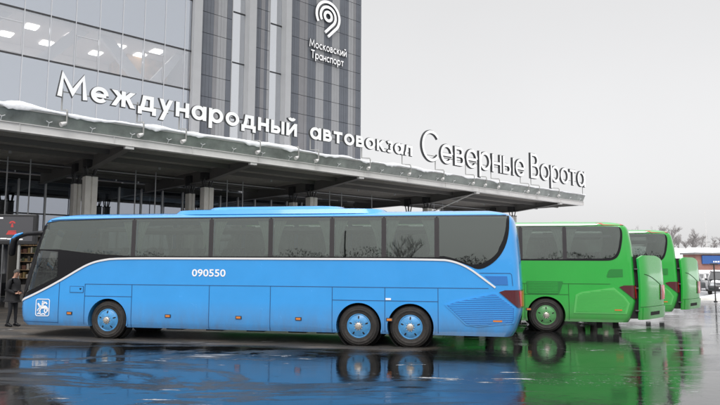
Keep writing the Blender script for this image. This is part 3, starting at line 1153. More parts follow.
def patch(poly, off=.004, thick=.010, step=.25, side=-1, hole=None):
    """solid plate following the coach side: polygon in (s, z)"""
    bm = bmesh.new()
    bm.faces.new([bm.verts.new((x, 0, z)) for x, z in poly])
    xs = [p[0] for p in poly]; zz = [p[1] for p in poly]
    def cut(axis, vals):
        for v in vals:
            co = (v, 0, 0) if axis == 0 else (0, 0, v)
            no = (1, 0, 0) if axis == 0 else (0, 0, 1)
            bmesh.ops.bisect_plane(bm, geom=bm.verts[:] + bm.edges[:] + bm.faces[:], plane_co=co, plane_no=no)
    v = [-.29, -.25, -.21, -.17, -.13, -.09, -.05, 0, .05, .11, .16, .22, .3, .4, .5, .62, .75, .9, 1.2] + [13.6 + .035 * k_ for k_ in range(14)]
    v += [2 + k for k in range(12)]
    cut(0, [q for q in v if min(xs) < q < max(xs)])
    if min(xs) < .9:
        cut(2, [1.05 + .1 * k_ for k_ in range(23) if min(zz) < 1.05 + .1 * k_ < max(zz)])
    cut(2, [q for q in (.42, .6, .85, 1.12, 1.6, 1.9, 2.19, 2.5, 2.8, 3.0, 3.12, 3.23, 3.3, 3.36, 3.42) if min(zz) < q < max(zz)])
    bmesh.ops.triangulate(bm, faces=[f for f in bm.faces if len(f.verts) > 4])
    base = bm.verts[:]
    g = bmesh.ops.extrude_face_region(bm, geom=bm.faces[:])
    outer = set(e_ for e_ in g['geom'] if isinstance(e_, bmesh.types.BMVert))
    for vv in bm.verts:
        s, z = vv.co.x, vv.co.z
        s_ = min(max(s, xf(z) + .002), xr(z) - .002)
        h = hw(s_, z)
        # outward normal in plan
        e_ = .01
        d = Vector((2 * e_, hw(min(s_ + e_, xr(z) - 1e-4), z) - hw(max(s_ - e_, xf(z) + 1e-4), z)))
        nrm = Vector((-d.y, d.x)).normalized()
        o_ = off + .004 if vv in outer else off + .004 - thick
        vv.co = Vector((s_ + nrm.x * o_, side * (h + nrm.y * o_), z))
    return bm

def strip(pts, w0, w1=None):
    """ribbon polygon below a polyline"""
    n = len(pts)
    top, bot = [], []
    for i, (x, z) in enumerate(pts):
        a = pts[max(i - 1, 0)]; b_ = pts[min(i + 1, n - 1)]
        d = Vector((b_[0] - a[0], b_[1] - a[1])).normalized()
        w = w0 + ((w1 if w1 is not None else w0) - w0) * i / (n - 1)
        top.append((x, z))
        bot.append((x + d.y * w, z - d.x * w))
    return top + bot[::-1]

def arcpts(c, r_, a0, a1, n):
    return [(c[0] + r_ * math.cos(R(a0 + (a1 - a0) * i / n)), c[1] + r_ * math.sin(R(a0 + (a1 - a0) * i / n))) for i in range(n + 1)]

def chaikin(p, n=2):
    for _ in range(n):
        q = [p[0]]
        for a, b_ in zip(p, p[1:]):
            q += [(a[0] * .75 + b_[0] * .25, a[1] * .75 + b_[1] * .25), (a[0] * .25 + b_[0] * .75, a[1] * .25 + b_[1] * .75)]
        p = q + [p[-1]]
    return p

def make_wheel(P, x, y, rim_mat, side):
    """tyre with rim disc, hub and nuts; 'side' -1 faces -y"""
    r0 = .52
    bm = bmesh.new()
    w = .29
    lathe_y(bm, [(.30, side * .0), (.33, side * .012), (.345, side * .018), (.35, side * .012), (.40, side * .022), (.405, side * .028), (.418, side * .028), (.422, side * .020), (.455, side * .014), (.46, side * .020), (.47, side * .019), (.475, side * .008), (.505, -side * .02), (r0, -side * .05), (r0, -side * (w - .05)), (.49, -side * (w - .01)), (.40, -side * w), (.30, -side * w)], 48, x, y, r0)
    for k in range(60):         # tread blocks
        a = 2 * math.pi * k / 60
        for yy in (.06, .14, .21):
            c = Vector((x + (r0 + .002) * math.cos(a), y - side * yy, r0 + (r0 + .002) * math.sin(a)))
            u = Vector((-math.sin(a), 0, math.cos(a))) * .016
            v = Vector((0, .028, 0))
            nrm = Vector((math.cos(a), 0, math.sin(a))) * .008
            q = [bm.verts.new(c + u * i_ + v * j_ + nrm * k_) for k_ in (-1, 1) for i_, j_ in ((-1, -1), (1, -1), (1, 1), (-1, 1))]
            bm.faces.new(q[4:8])
            for k_ in range(4):
                bm.faces.new((q[k_], q[(k_ + 1) % 4], q[4 + (k_ + 1) % 4], q[4 + k_]))
    wheel = link('wheel', bm, M_rubber, P, True, 40)
    bm = bmesh.new()
    lathe_y(bm, [(.310, -side * .02), (.312, side * .012), (.295, side * .016), (.282, side * .004), (.27, side * .010), (.19, side * .045), (.12, side * .060), (.10, side * .058), (.03, side * .058), (.001, side * .058)], 48, x, y, r0)
    link('rim', bm, rim_mat, wheel, True, 50)
    for k in range(5):          # dark hand holes in the wheel trim
        bm = bmesh.new()
        a = 2 * math.pi * (k + .25) / 5
        ax_ = Vector((math.cos(a), 0, math.sin(a)))
        tg = Vector((-math.sin(a), 0, math.cos(a)))
        c = Vector((x, y, r0)) + ax_ * .225
        v = [bm.verts.new(c + tg * i_ * 1.3 + ax_ * j_ + Vector((0, side * (.036 - j_ * .43), 0))) for i_, j_ in ((-.008, -.045), (.014, -.030), (.014, .030), (-.008, .038), (-.016, 0))]
        bm.faces.new(v)
        link('trim_slot', bm, M_under, wheel)
    bm = bmesh.new()
    lathe_y(bm, [(.085, side * .05), (.085, side * .085), (.06, side * .10), (.05, side * .10), (.045, side * .12), (.001, side * .125)], 20, x, y, r0)
    for k in range(10):
        a = 2 * math.pi * k / 10
        lathe_y(bm, [(.013, side * .05), (.013, side * .075), (.001, side * .078)], 6, x + .105 * math.cos(a), y, r0 + .105 * math.sin(a))
    link('hub', bm, M_chrome, wheel, True, 40)

def make_coach(name, label, group, paint, recess, grille_m, variant):
    root = empty(name, (0, 0, 0), 0, label, 'bus', group)
    P = root
    blue = variant == 'blue'
    # --- shell
    bm = bmesh.new()
    zs = [.33, .36, .42, .5, .6, .75, .85, 1.0, 1.12, 1.3, 1.45, 1.6, 1.75, 1.9, 2.05, 2.19, 2.25, 2.32, 2.4, 2.5, 2.6, 2.7, 2.8, 2.9, 3.0, 3.12, 3.20, 3.25, 3.30, 3.34, 3.38, 3.42, 3.45, 3.48, 3.505, 3.53]
    loft(bm, zs)
    body = link('body', bm, paint, P)
    bm = bmesh.new()
    loft(bm, [1.05, 1.4, 1.9, 2.4, 2.9, 3.2, 3.3, 3.42], xf_=lambda z: xf(z) + .09, xr_=lambda z: xr(z) - .25, w_=lambda z: wz(z) - .07)
    boolean(body, bm)
    # --- openings
    if blue:
        glz_bot = lambda x: 2.32
        rear_edge = chaikin([(13.70, 3.30), (13.66, 2.83), (13.50, 2.44), (13.25, 2.20), (12.97, 2.08), (12.75, 2.14), (12.5, 2.24), (12.2, 2.31)])
    else:
        rear_edge = chaikin([(13.30, 3.32), (13.55, 3.30), (13.58, 2.95), (13.46, 2.45), (13.25, 2.30), (13.0, 2.30)], 2)
    pill = (3.41, 5.73, 7.44, 9.14, 10.53, 11.91) if blue else (3.41, 5.73, 7.44, 9.10, 10.46, 11.84)
    holes = [[(.70, 3.21), (1.1, 3.28), (3.35, 3.325), (3.35, 2.34), (2.2, 2.40), (1.15, 2.52), (.50, 2.53)],
             [(.44, 2.44), (1.02, 2.40), (1.04, 1.74), (.20, 1.31)]]
    for a, b_ in zip(pill, pill[1:]):
        holes.append([(a + .065, 3.325), (b_ - .065, 3.325), (b_ - .065, 2.34), (a + .065, 2.34)])
    holes.append([(pill[-1] + .065, 3.325)] + [(x - .07, min(z + .06, 3.325)) for x, z in rear_edge] + [(pill[-1] + .065, 2.36)])
    cut = bmesh.new()
    for h in holes:
        prism(cut, h, -1.6, 1.6)
    boolean(body, cut)
    cut = bmesh.new()         # windscreen
    prism(cut, [(-.5, 3.12), (xf(3.12) + .17, 3.12), (xf(2.2) + .15, 2.2), (xf(1.2) + .13, 1.2), (-.5, 1.2)], -1.6, 1.6)
    boolean(body, cut)
    cut = bmesh.new()         # wheel arches
    for x in AX:
        for sgn in (-1, 1):
            poly = arcpts((x, .52), .60, 0, 360, 40)[:-1]
            prism(cut, poly, sgn * .86, sgn * 1.5)
    boolean(body, cut)
    me = body.data
    me.polygons.foreach_set('use_smooth', [True] * len(me.polygons))
    me.set_sharp_from_angle(angle=R(28))
    # wheel housings
    for sgn in (-1, 1):
        for x in AX:
            bm = bmesh.new()
            lathe_y(bm, [(.612, sgn * 1.20), (.612, sgn * .87), (.05, sgn * .87)], 40, x, 0, .52)
            link('wheel_housing', bm, M_under, P)
        for x in AX:
            bm = bmesh.new()
            ro, ri = .625, .597
            a = arcpts((x, .52), ro, -14, 194, 30)
            b_ = arcpts((x, .52), ri, -14, 194, 30)
            y0 = sgn * 1.25
            y1 = sgn * 1.283
            rows = [[bm.verts.new((p[0], y0, p[1])), bm.verts.new((p[0], y1, p[1])), bm.verts.new((q[0], y1, q[1])), bm.verts.new((q[0], y0, q[1]))] for p, q in zip(a, b_)]
            for r0_, r1_ in zip(rows, rows[1:]):
                for k in range(4):
                    bm.faces.new((r0_[k], r0_[(k + 1) % 4], r1_[(k + 1) % 4], r1_[k]))
            link('arch_lip', bm, paint, P)
    # --- window surround and panes, both sides
    if blue:
        lower_front = [(2.89, 2.265), (2.40, 2.21), (1.86, 2.02), (1.14, 1.62), (.42, 1.26), (-.22, 1.02)]
        rear_out = chaikin([(13.74, 3.38), (13.72, 2.83), (13.56, 2.42), (13.30, 2.14), (12.97, 1.98), (12.70, 2.10), (12.45, 2.19), (12.1, 2.265)])
    else:
        lower_front = [(2.89, 2.265), (2.40, 2.21), (1.86, 2.02), (1.14, 1.62), (.42, 1.26), (-.22, 1.02)]
        rear_out = chaikin([(13.30, 3.36), (13.60, 3.34), (13.62, 2.97), (13.50, 2.42), (13.28, 2.27), (13.0, 2.265)])
    lower_front = chaikin(lower_front)
    surround = [(.48, 3.26), (1.07, 3.33), (2.96, 3.375), (8.2, 3.385)] + rear_out + lower_front + [(-.15, 1.62), (.02, 2.2), (.20, 2.8)]
    for side in (-1, 1):
        bm = patch(surround, .006, .010, side=side)
        o = link('window_surround', bm, M_black, P)
        cut = bmesh.new()
        for h in holes:
            prism(cut, h, -1.6, 1.6)
        boolean(o, cut)
        for h in holes:
            c = (sum(p[0] for p in h) / len(h), sum(p[1] for p in h) / len(h))
            big = []
            for x, z in h:
                big.append((x + (.045 if x > c[0] else -.045), z + (.03 if z > c[1] else -.03)))
            bm = patch(big, .012, .005, side=side)
            link('side_window', bm, M_cabglass if (h is holes[1]) else M_busglass, P)
        # grey frit bar behind the glass at each pillar
        for x in pill:
            bm = patch([(x - .06, 3.33), (x + .06, 3.33), (x + .06, 2.31), (x - .06, 2.31)], .0155, .003, side=side)
            link('window_pillar', bm, mat('pillar_grey', (.032, .028, .031), .4), P)
    # windscreen glass
    bm = bmesh.new()
    rows = []
    for i in range(15):
        z = 1.14 + (3.18 - 1.14) * i / 14
        a, w = xf(z), wz(z)
        row = []
        for k in range(-16, 17):
            th = math.pi / 2 * k / 16 * .60
            x = a + RF * (1 - math.cos(th) ** (2 / PW))
            y = w * abs(math.sin(th)) ** (2 / PW) * (1 if k > 0 else -1)
            row.append(bm.verts.new((x - .012, y, z)))
        rows.append(row)
    for a, b_ in zip(rows, rows[1:]):
        for k in range(len(a) - 1):
            bm.faces.new((a[k], a[k + 1], b_[k + 1], b_[k]))
    link('windscreen', bm, M_screenglass, P, True)
    # black A pillars
    for side in (-1, 1):
        bm = patch([(.66, 3.2), (.48, 2.6), (.34, 2.0), (.18, 1.42), (-.02, 1.10), (xf(1.1), 1.10), (xf(1.6), 1.6), (xf(2.2), 2.2), (xf(2.8), 2.8), (xf(3.2), 3.2)], .016, .03, side=side)
        link('windscreen_pillar', bm, M_black, P)
    # --- stripe
    dk = mat('panel_gap_' + variant, tuple(c * .25 for c in {'blue': (.065, .36, .92), 'green': (.02, .45, .05), 'navy': (.01, .01, .02)}[variant]), .6)
    for side in (-1, 1):
        if blue:
            pl = [(-.20, .99), (.42, 1.255), (1.14, 1.61), (1.86, 2.02), (2.15, 2.14), (2.40, 2.205), (2.89, 2.275), (5.4, 2.278), (8.3, 2.278), (12.0, 2.278), (12.3, 2.235), (12.55, 2.15), (12.80, 2.01), (13.05, 1.82), (13.38, 1.57)]
            pl = chaikin(pl)
            bm = patch(strip(pl, .055, .045), .017, .012, side=side)
            link('silver_stripe', bm, M_stripe, P)
        def gap(x0, z0, x1, z1, w=.016):
            if abs(x1 - x0) < .01:
                poly = [(x0 - w / 2, z0), (x0 + w / 2, z0), (x0 + w / 2, z1), (x0 - w / 2, z1)]
            else:
                poly = [(x0, z0 - w / 2), (x1, z1 - w / 2), (x1, z1 + w / 2), (x0, z0 + w / 2)]
            return patch(poly, .0025, .006, side=side)
        segs = [(1.16, .40, 1.16, 1.60), (1.97, .4, 1.97, 1.52), (3.42, .34, 3.42, 1.52), (5.72, .34, 5.72, 1.52), (7.46, .34, 7.46, 1.52), (9.16, .34, 9.16, 1.52), (10.56, .38, 10.56, 1.52), (11.93, .38, 11.93, 1.52),
                (1.97, 1.515, 11.93, 1.525), (1.97, 1.18, 2.35, 1.18), (3.05, 1.18, 3.42, 1.18), (2.35, 1.18, 3.05, 1.18), (9.16, 1.18, 11.93, 1.18), (11.93, 1.525, 13.2, 1.53), (-.2, .44, 1.16, .42), (9.16, 3.42, 9.17, 3.43)]
        for a in segs:
            link('panel_gap', gap(*a), dk, P)
        link('roof_rail', patch([(.78, 3.345), (1.2, 3.375), (2.96, 3.40), (13.66, 3.405), (13.66, 3.385), (2.96, 3.38), (1.2, 3.35), (.78, 3.32)], .012, .01, side=side), dk, P)
        if side == -1:
            f = link('fuel_flap', patch([(1.5, 1.455), (1.93, 1.455), (1.93, 1.27), (1.5, 1.27)], .006, .008, side=side), dk, P)
            link('fuel_flap_face', patch([(1.515, 1.44), (1.915, 1.44), (1.915, 1.285), (1.515, 1.285)], .008, .006, side=side), paint, f)
            link('flap_catch', patch([(1.80, 1.40), (1.87, 1.40), (1.85, 1.35), (1.82, 1.35)], .012, .006, side=side), M_black, f)
        # side marker lamps
        for x, z, m_ in ((1.52, .69, M_amber), (4.53, .67, M_amber), (6.58, .67, M_amber), (8.25, .67, M_amber), (10.68, .70, M_amber)):
            bm = patch([(x - .085, z - .042), (x + .085, z - .042), (x + .085, z + .042), (x - .085, z + .042)], .014, .02, side=side)
            mk = link('side_marker', bm, M_dark, P)
            bm = patch([(x - .062, z - .026), (x + .062, z - .026), (x + .062, z + .026), (x - .062, z + .026)], .022, .012, side=side)
            link('lens', bm, m_, mk)
        if blue:
            link('maker_badge', patch([(10.58, 1.20), (10.72, 1.20), (10.72, 1.25), (10.58, 1.25)], .008, .006, side=side), M_white, P)
        # engine grille: frame, recessed field and slats
        gp = [(12.09, 1.10), (12.35, 1.20), (13.30, 1.42), (13.40, 1.41), (13.86, 1.06), (13.84, .76), (13.80, .66), (12.90, .56), (12.62, .60)] if blue else \
             [(12.06, .60), (12.14, 1.18), (12.32, 1.27), (13.30, 1.42), (13.62, 1.14), (13.76, .93), (13.66, .60)]
        g = link('engine_grille', patch(gp, .010, .02, side=side), paint if blue else grille_m, P)
        cx = sum(p[0] for p in gp) / len(gp); cz = sum(p[1] for p in gp) / len(gp)
        gi = [(cx + (x - cx) * .94, cz + (z - cz) * .91) for x, z in gp]
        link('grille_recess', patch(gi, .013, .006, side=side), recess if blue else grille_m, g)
        # slats
        z = min(p[1] for p in gi) + .03
        zmax = max(p[1] for p in gi)
        n = 0
        bm_all = bmesh.new()
        while z < zmax - .015:
            xsn = []
            for (xa, za), (xb, zb) in zip(gi, gi[1:] + gi[:1]):
                if (za - z) * (zb - z) < 0:
                    xsn.append(xa + (xb - xa) * (z - za) / (zb - za))
            if len(xsn) >= 2:
                a, b_ = min(xsn) + .015, max(xsn) - .015
                if b_ - a > .08:
                    b1 = patch([(a, z - .016), (b_, z - .010), (b_, z + .012), (a, z + .012)], .022, .010, side=side)
                    tmp = bpy.data.meshes.new('tmp')
                    b1.to_mesh(tmp); b1.free()
                    bm_all.from_mesh(tmp)
                    bpy.data.meshes.remove(tmp)
            z += .047
            n += 1
        link('grille_slats', bm_all, paint if blue else recess if variant == 'navy' else mat('green_slat', (.05, .42, .07), .45), g)
        link('grille_reflector', patch([(13.30, .70), (13.52, .70), (13.52, .74), (13.30, .74)], .03, .012, side=side), M_amber, g)
        # small upper vent
        vp_ = [(13.10, 1.84), (13.66, 1.84), (13.68, 1.62), (13.36, 1.62)] if blue else [(13.10, 1.78), (13.16, 1.95), (13.22, 2.00), (13.58, 2.0), (13.58, 1.76), (13.12, 1.74)]
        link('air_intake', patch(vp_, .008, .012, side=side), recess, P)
        if blue:
            link('panel_gap', patch(strip([(12.98, 1.92), (13.74, 1.92), (13.78, 1.88), (13.80, 1.60)], .014), .004, .006, side=side), dk, P)
        else:
            for (a, b_) in ((9.35, 10.50), (10.62, 11.76)):
                vt = link('side_vent', patch([(a + .02, 1.60), (b_ - .02, 1.60), (b_, 1.57), (b_ - .12, 1.22), (b_ - .2, 1.19), (a + .06, 1.19), (a, 1.25), (a, 1.57)], .008, .01, side=side), recess, P)
                bmx = bmesh.new()
                for k in range(7):
                    z_ = 1.23 + k * .052
                    b1 = patch([(a + .06, z_), (b_ - .16, z_), (b_ - .16, z_ + .022), (a + .06, z_ + .022)], .014, .006, side=side)
                    tmp = bpy.data.meshes.new('tmp')
                    b1.to_mesh(tmp); b1.free()
                    bmx.from_mesh(tmp)
                    bpy.data.meshes.remove(tmp)
                link('vent_slats', bmx, paint, vt)
        # tail lamp wrapping round the corner
        tl = [(13.46, 1.44), (13.60, 1.49), (xr(1.5) - .004, 1.50), (xr(1.05) - .004, 1.03), (13.90, 1.06)]
        t_ = link('tail_light', patch(tl, .022, .02, side=side), M_dkred if variant != 'navy' else M_black, P)
        link('brake_lens', patch([(13.93, 1.46), (xr(1.4) - .003, 1.47), (xr(1.1) - .003, 1.07), (13.96, 1.09)], .030, .012, side=side), M_red if variant != 'navy' else M_black, t_)
    # front face: bumper line, headlamps, number plate (seen from the side only in profile)
    for side in (-1, 1):
        link('headlight', patch([(-.29, 1.0), (-.22, 1.03), (-.14, 1.02), (-.18, .90), (-.29, .86)], .012, .012, side=side), mat('headlight_glass', (.55, .58, .6), .1, coat=.8), P)
    # --- roof pod
    bm = bmesh.new()
    def pod(x0, x1, w, z0, z1, r_):
        rings = []
        for z, e_ in ((z0, 0), (z1 - .03, -.05), (z1 - .008, -.16), (z1, -.34)):
            ring = []
            for k in range(48):
                a = 2 * math.pi * k / 48
                cx_, sx__ = math.cos(a), math.sin(a)
                ring.append(bm.verts.new(((x0 + x1) / 2 + ((x1 - x0) / 2 + e_ * 3.2 * (1 if abs(cx_) > .5 else .6)) * abs(cx_) ** .25 * (1 if cx_ > 0 else -1), (w + e_) * abs(sx__) ** .35 * (1 if sx__ > 0 else -1), z)))
            rings.append(ring)
        for a, b_ in zip(rings, rings[1:]):
            for k in range(48):
                bm.faces.new((a[k], a[(k + 1) % 48], b_[(k + 1) % 48], b_[k]))
        bm.faces.new(rings[0]); bm.faces.new(rings[-1])
    if blue:
        pod(4.3, 10.6, 1.10, 3.48, 3.635, .2)
        pod(5.3, 9.45, .98, 3.62, 3.72, .2)
    else:
        pod(4.4, 9.5, .95, 3.50, 3.60, .2)
    link('roof_pod', bm, paint, P, True, 35)
    bm = bmesh.new()
    box(bm, .9, 13.4, -.35, .35, 3.50, 3.535)
    link('roof_walkway', bm, paint, P)
    # roof hatches
    for x in (3.2, 11.6):
        bm = bmesh.new()
        box(bm, x, x + .7, -.35, .35, 3.53, 3.575, bev=.015)
        link('roof_hatch', bm, paint, P)
    # --- underbody
    bm = bmesh.new()
    box(bm, .6, 13.4, -.85, .85, .36, .50)
    for x in AX:
        tube(bm, [(x, -1.0, .52), (x, 1.0, .52)], .08, 10)
    for x in (4.2, 5.4, 6.6, 7.8, 8.6):
        box(bm, x, x + .5, -.7, .7, .24, .36)
    link('underbody', bm, M_under, P)
    # --- wheels
    for x in AX:
        for sgn in (-1, 1):
            make_wheel(P, x, sgn * 1.235, M_blue_rim if blue else (M_green_rim if variant == 'green' else M_chrome), sgn)
    for x in (() if not variant == 'green' else (12.85, 13.35)):
        bm = bmesh.new()
        box(bm, x, x + .17, -.75, -.70, .10, .45)
        link('mud_flap', bm, M_under, P)
    # --- mirrors: long curved arms ahead of the windscreen
    for side in (-1, 1):
        bm = bmesh.new()
        pts = [(.66, side * 1.10, 3.00), (.36, side * 1.20, 2.97), (.0, side * 1.24, 2.94), (-.22, side * 1.27, 2.87), (-.34, side * 1.28, 2.74)]
        tube(bm, pts, [.075, .07, .055, .05, .05], 10)
        ma_ = link('mirror_arm', bm, M_black, P, True)
        bm = bmesh.new()
        tube(bm, [(-.26, side * 1.27, 2.88), (-.37, side * 1.28, 2.76), (-.42, side * 1.28, 2.55), (-.44, side * 1.28, 2.36), (-.43, side * 1.28, 2.30)], [.06, .11, .12, .11, .06], 12)
        bmesh.ops.scale(bm, vec=(.75, 1.0, 1), space=Matrix.Translation((.40, 0, 0)), verts=bm.verts)
        mh = link('mirror_housing', bm, M_black, ma_, True)
        bm = bmesh.new()
        tube(bm, [(-.10, side * 1.30, 2.97), (-.30, side * 1.31, 2.90), (-.44, side * 1.31, 2.76), (-.49, side * 1.31, 2.52)], [.02, .05, .05, .015], 8)
        link('mirror_cap', bm, paint, mh, True)
    # --- interior
    bm = bmesh.new()
    box(bm, 1.9, 13.5, -1.17, 1.17, 1.30, 1.38)
    box(bm, .5, 1.9, -1.17, 1.17, 1.06, 1.12)
    link('cabin_floor', bm, M_seat, P)
    for sgn in (-1, 1):
        bm = bmesh.new()
        box(bm, 2.2, 13.3, sgn * 1.12, sgn * .62, 3.02, 3.10) if sgn > 0 else box(bm, 2.2, 13.3, -1.12, -.62, 3.02, 3.10)
        link('luggage_rack', bm, M_inter, P)
    bm = bmesh.new()
    bev_pts = [(.24, 1.12), (.30, 1.50), (.5, 1.62), (.85, 1.55), (.95, 1.12)]
    prism(bm, bev_pts, -.95, .95)
    link('dashboard', bm, M_dark, P)
    bm = bmesh.new()
    c = Vector((1.02, -.55, 1.78))
    ring = []
    for k in range(21):
        a = 2 * math.pi * k / 20
        ring.append((c.x + .12 * math.sin(a), c.y + .23 * math.cos(a), c.z + .20 * math.sin(a)))
    tube(bm, ring, .018, 6, caps=False)
    tube(bm, [(.85, -.55, 1.55), tuple(c)], .03, 6)
    link('steering_wheel', bm, M_dark, P)
    def seat_bm(x, y, z=1.38):
        bm = bmesh.new()
        for yy in (y - .24, y + .24):
            box(bm, x, x + .45, yy - .215, yy + .215, z + .35, z + .50, bev=.04)
            v = box(bm, x + .42, x + .54, yy - .215, yy + .215, z + .42, z + 1.08, bev=.045)
            box(bm, x + .43, x + .56, yy - .13, yy + .13, z + .98, z + 1.18, 1, bev=.04)
        box(bm, x + .1, x + .4, y - .35, y + .35, z, z + .36)
        for vtx in bm.verts:
            if vtx.co.z > z + .5:
                vtx.co.x += (vtx.co.z - z - .5) * .22
        return bm
    first = None
    for i in range(13):
        x = 2.35 + i * .83
        for sgn in (-1, 1):
            if first is None:
                first = link('passenger_seat', seat_bm(2.35, 0), [M_seat, M_seat2], P)
                first.location = (x - 2.35, sgn * .70, 0)
            else:
                c_ = first.copy()
                COL.objects.link(c_)
                c_.location = (x - 2.35, sgn * .70, 0)
    bm = bmesh.new()
    box(bm, 1.35, 1.8, -.80, -.30, 1.45, 1.62, bev=.04)
    box(bm, 1.75, 1.9, -.80, -.30, 1.55, 2.45, bev=.05)
    box(bm, 1.78, 1.92, -.68, -.42, 2.40, 2.62, bev=.04)
    box(bm, 1.45, 1.7, -.65, -.45, 1.1, 1.46)
    link('driver_seat', bm, M_seat, P)
    # gathered curtains beside the pillars
    for sgn in (-1, 1):
        for x in pill:
            for q in (-1, 1):
                bm = bmesh.new()
                rows = []
                for j in range(9):
                    z = 2.36 + (3.28 - 2.36) * j / 8
                    width = .10 + .24 * (j / 8) ** 1.8 + (.05 if j == 0 else 0)
                    rows.append([bm.verts.new((x + q * (.075 + width * k / 12), sgn * (wz(z) - .10 - .018 * math.sin(k * 2.1)), z)) for k in range(13)])
                for a, b_ in zip(rows, rows[1:]):
                    for k in range(12):
                        bm.faces.new((a[k], a[k + 1], b_[k + 1], b_[k]))
                link('curtain', bm, M_curtain, P, True)
    if blue:
        bm = text_bm('090550', 1, .275, 5.20, -1.285, 1.765, .98, .018)
        link('fleet_number', bm, M_white, P)
        # door sticker: white rounded frame with a rider
        bm = bmesh.new()
        def ribbon(pts, w, closed=False):
            n_ = len(pts)
            rows = []
            for i, (x, z) in enumerate(pts):
                a = pts[(i - 1) % n_] if closed else pts[max(i - 1, 0)]
                b_ = pts[(i + 1) % n_] if closed else pts[min(i + 1, n_ - 1)]
                d = Vector((b_[0] - a[0], b_[1] - a[1])).normalized()
                rows.append(((x - d.y * w / 2, z + d.x * w / 2), (x + d.y * w / 2, z - d.x * w / 2)))
            rng = range(n_ if closed else n_ - 1)
            for i in rng:
                a, b_ = rows[i], rows[(i + 1) % n_]
                quad = [a[0], a[1], b_[1], b_[0]]
                b1 = patch(quad, .008, .006)
                tmp = bpy.data.meshes.new('tmp')
                b1.to_mesh(tmp); b1.free()
                bm.from_mesh(tmp)
                bpy.data.meshes.remove(tmp)
        x0, x1, z0, z1, r_ = .45, .875, .60, 1.07, .05
        fr = arcpts((x1 - r_, z1 - r_), r_, 0, 90, 4) + arcpts((x0 + r_, z1 - r_), r_, 90, 180, 4) + arcpts((x0 + r_, z0 + r_), r_, 180, 270, 4) + arcpts((x1 - r_, z0 + r_), r_, 270, 360, 4)
        ribbon(fr, .022, True)
        ribbon([(.56, .86), (.64, .84), (.74, .85), (.79, .82)], .085)       # horse body
        ribbon([(.57, .86), (.53, .93), (.50, .94)], .05)                     # neck, head
        ribbon([(.60, .83), (.54, .80), (.50, .74)], .03)
        ribbon([(.62, .81), (.58, .74), (.60, .68)], .03)
        ribbon([(.75, .82), (.72, .74), (.77, .67)], .035)
        ribbon([(.79, .83), (.81, .75), (.79, .69)], .03)
        ribbon([(.80, .84), (.84, .80), (.83, .72)], .022)                   # tail
        ribbon([(.66, .87), (.665, .97)], .06)                               # rider
        ribbon([(.66, .985), (.66, 1.025)], .04)
        ribbon([(.68, .95), (.76, .98), (.80, .93)], .045)                   # cloak
        ribbon([(.72, 1.02), (.62, .86), (.52, .66)], .012)                  # lance
        ribbon([(.50, .65), (.56, .67), (.62, .64), (.70, .66), (.76, .63)], .03)
        link('door_emblem', bm, M_white, P)
    else:
        for side in (-1, 1):
            link('roof_marker', patch([(12.85, 3.485), (13.50, 3.48), (13.70, 3.40), (13.05, 3.40)], .012, .012, side=side), mat('red_roof_lens', (.42, .05, .02), .3), P)
    if variant == 'green':
        for side in (-1, 1):
            link('cant_rail', patch([(1.2, 3.455), (12.95, 3.455), (12.85, 3.41), (12.3, 3.39), (1.2, 3.39)], .012, .012, side=side), M_stripe, P)
        # rear engine door, ajar
        pass
        HW_ = 2.0
        def dsurf(u, z, off=0.0):
            bulge = .12 * (1 - abs(2 * u - 1) ** 6) + .05 * math.sin(math.pi * (z - .42) / 2.04)
            return (bulge + off, u * HW_, z)
        def dtop(u):
            return 2.44 - .30 * max(0, (u - .45) / .55) ** 2.6 - .10 * max(0, (.12 - u) / .12) ** 2
        def dpatch(u0, u1, z0, z1, off, thick, nu=10, nz_=10, top=False):
            bm = bmesh.new()
            rows = []
            for i in range(nz_ + 1):
                row = []
                for k in range(nu + 1):
                    u = u0 + (u1 - u0) * k / nu
                    zt_ = dtop(u) if top else z1
                    row.append(bm.verts.new(dsurf(u, z0 + (zt_ - z0) * i / nz_, off)))
                rows.append(row)
            for a, b_ in zip(rows, rows[1:]):
                for k in range(nu):
                    bm.faces.new((a[k], a[k + 1], b_[k + 1], b_[k]))
            g = bmesh.ops.extrude_face_region(bm, geom=bm.faces[:])
            for v in g['geom']:
                if isinstance(v, bmesh.types.BMVert):
                    v.co.x -= thick
            return bm
        door = link('engine_door', dpatch(0, 1, .42, 2.44, 0, .06, 30, 26, True), paint, P, True, 45)
        door.location = (14.06, -1.22, 0)
        door.rotation_euler = (0, 0, R(-34))
        link('bumper', dpatch(.03, .985, .43, .80, .045, .05, 24, 4), paint, door, True, 40)
        link('bumper_vent', dpatch(.22, .60, .55, .66, .052, .01, 8, 2), M_under, door)
        link('tail_light', dpatch(.74, .985, 1.02, 1.48, .03, .05, 8, 6), M_red, door, True, 45)
        link('tail_light_rim', dpatch(.68, .74, 1.01, 1.49, .028, .05, 3, 6), M_dkred, door, True, 45)
        bm = bmesh.new()
        pts_ = [dsurf(u, 1.86 - .62 * u ** 1.5, .003) for u in [k / 24 for k in range(2, 22)]]
        tube(bm, pts_, .012, 5)
        link('door_crease', bm, dk, door)
        bm = bmesh.new()
        pts_ = [dsurf(u, .82, .003) for u in [k / 24 for k in range(0, 24)]]
        tube(bm, pts_, .010, 5)
        link('door_crease', bm, dk, door)
        for z in (.7, 1.4, 2.0):
            bm = bmesh.new()
            tube(bm, [(-.12, -.02, z), (-.02, .02, z)], .03, 8)
            link('hinge', bm, M_dark, door)
        # dark engine bay behind the door
        bm = bmesh.new()
        box(bm, 13.7, 14.125, -1.12, 1.12, .45, 2.40)
        link('engine_bay', bm, M_under, P)
    return root

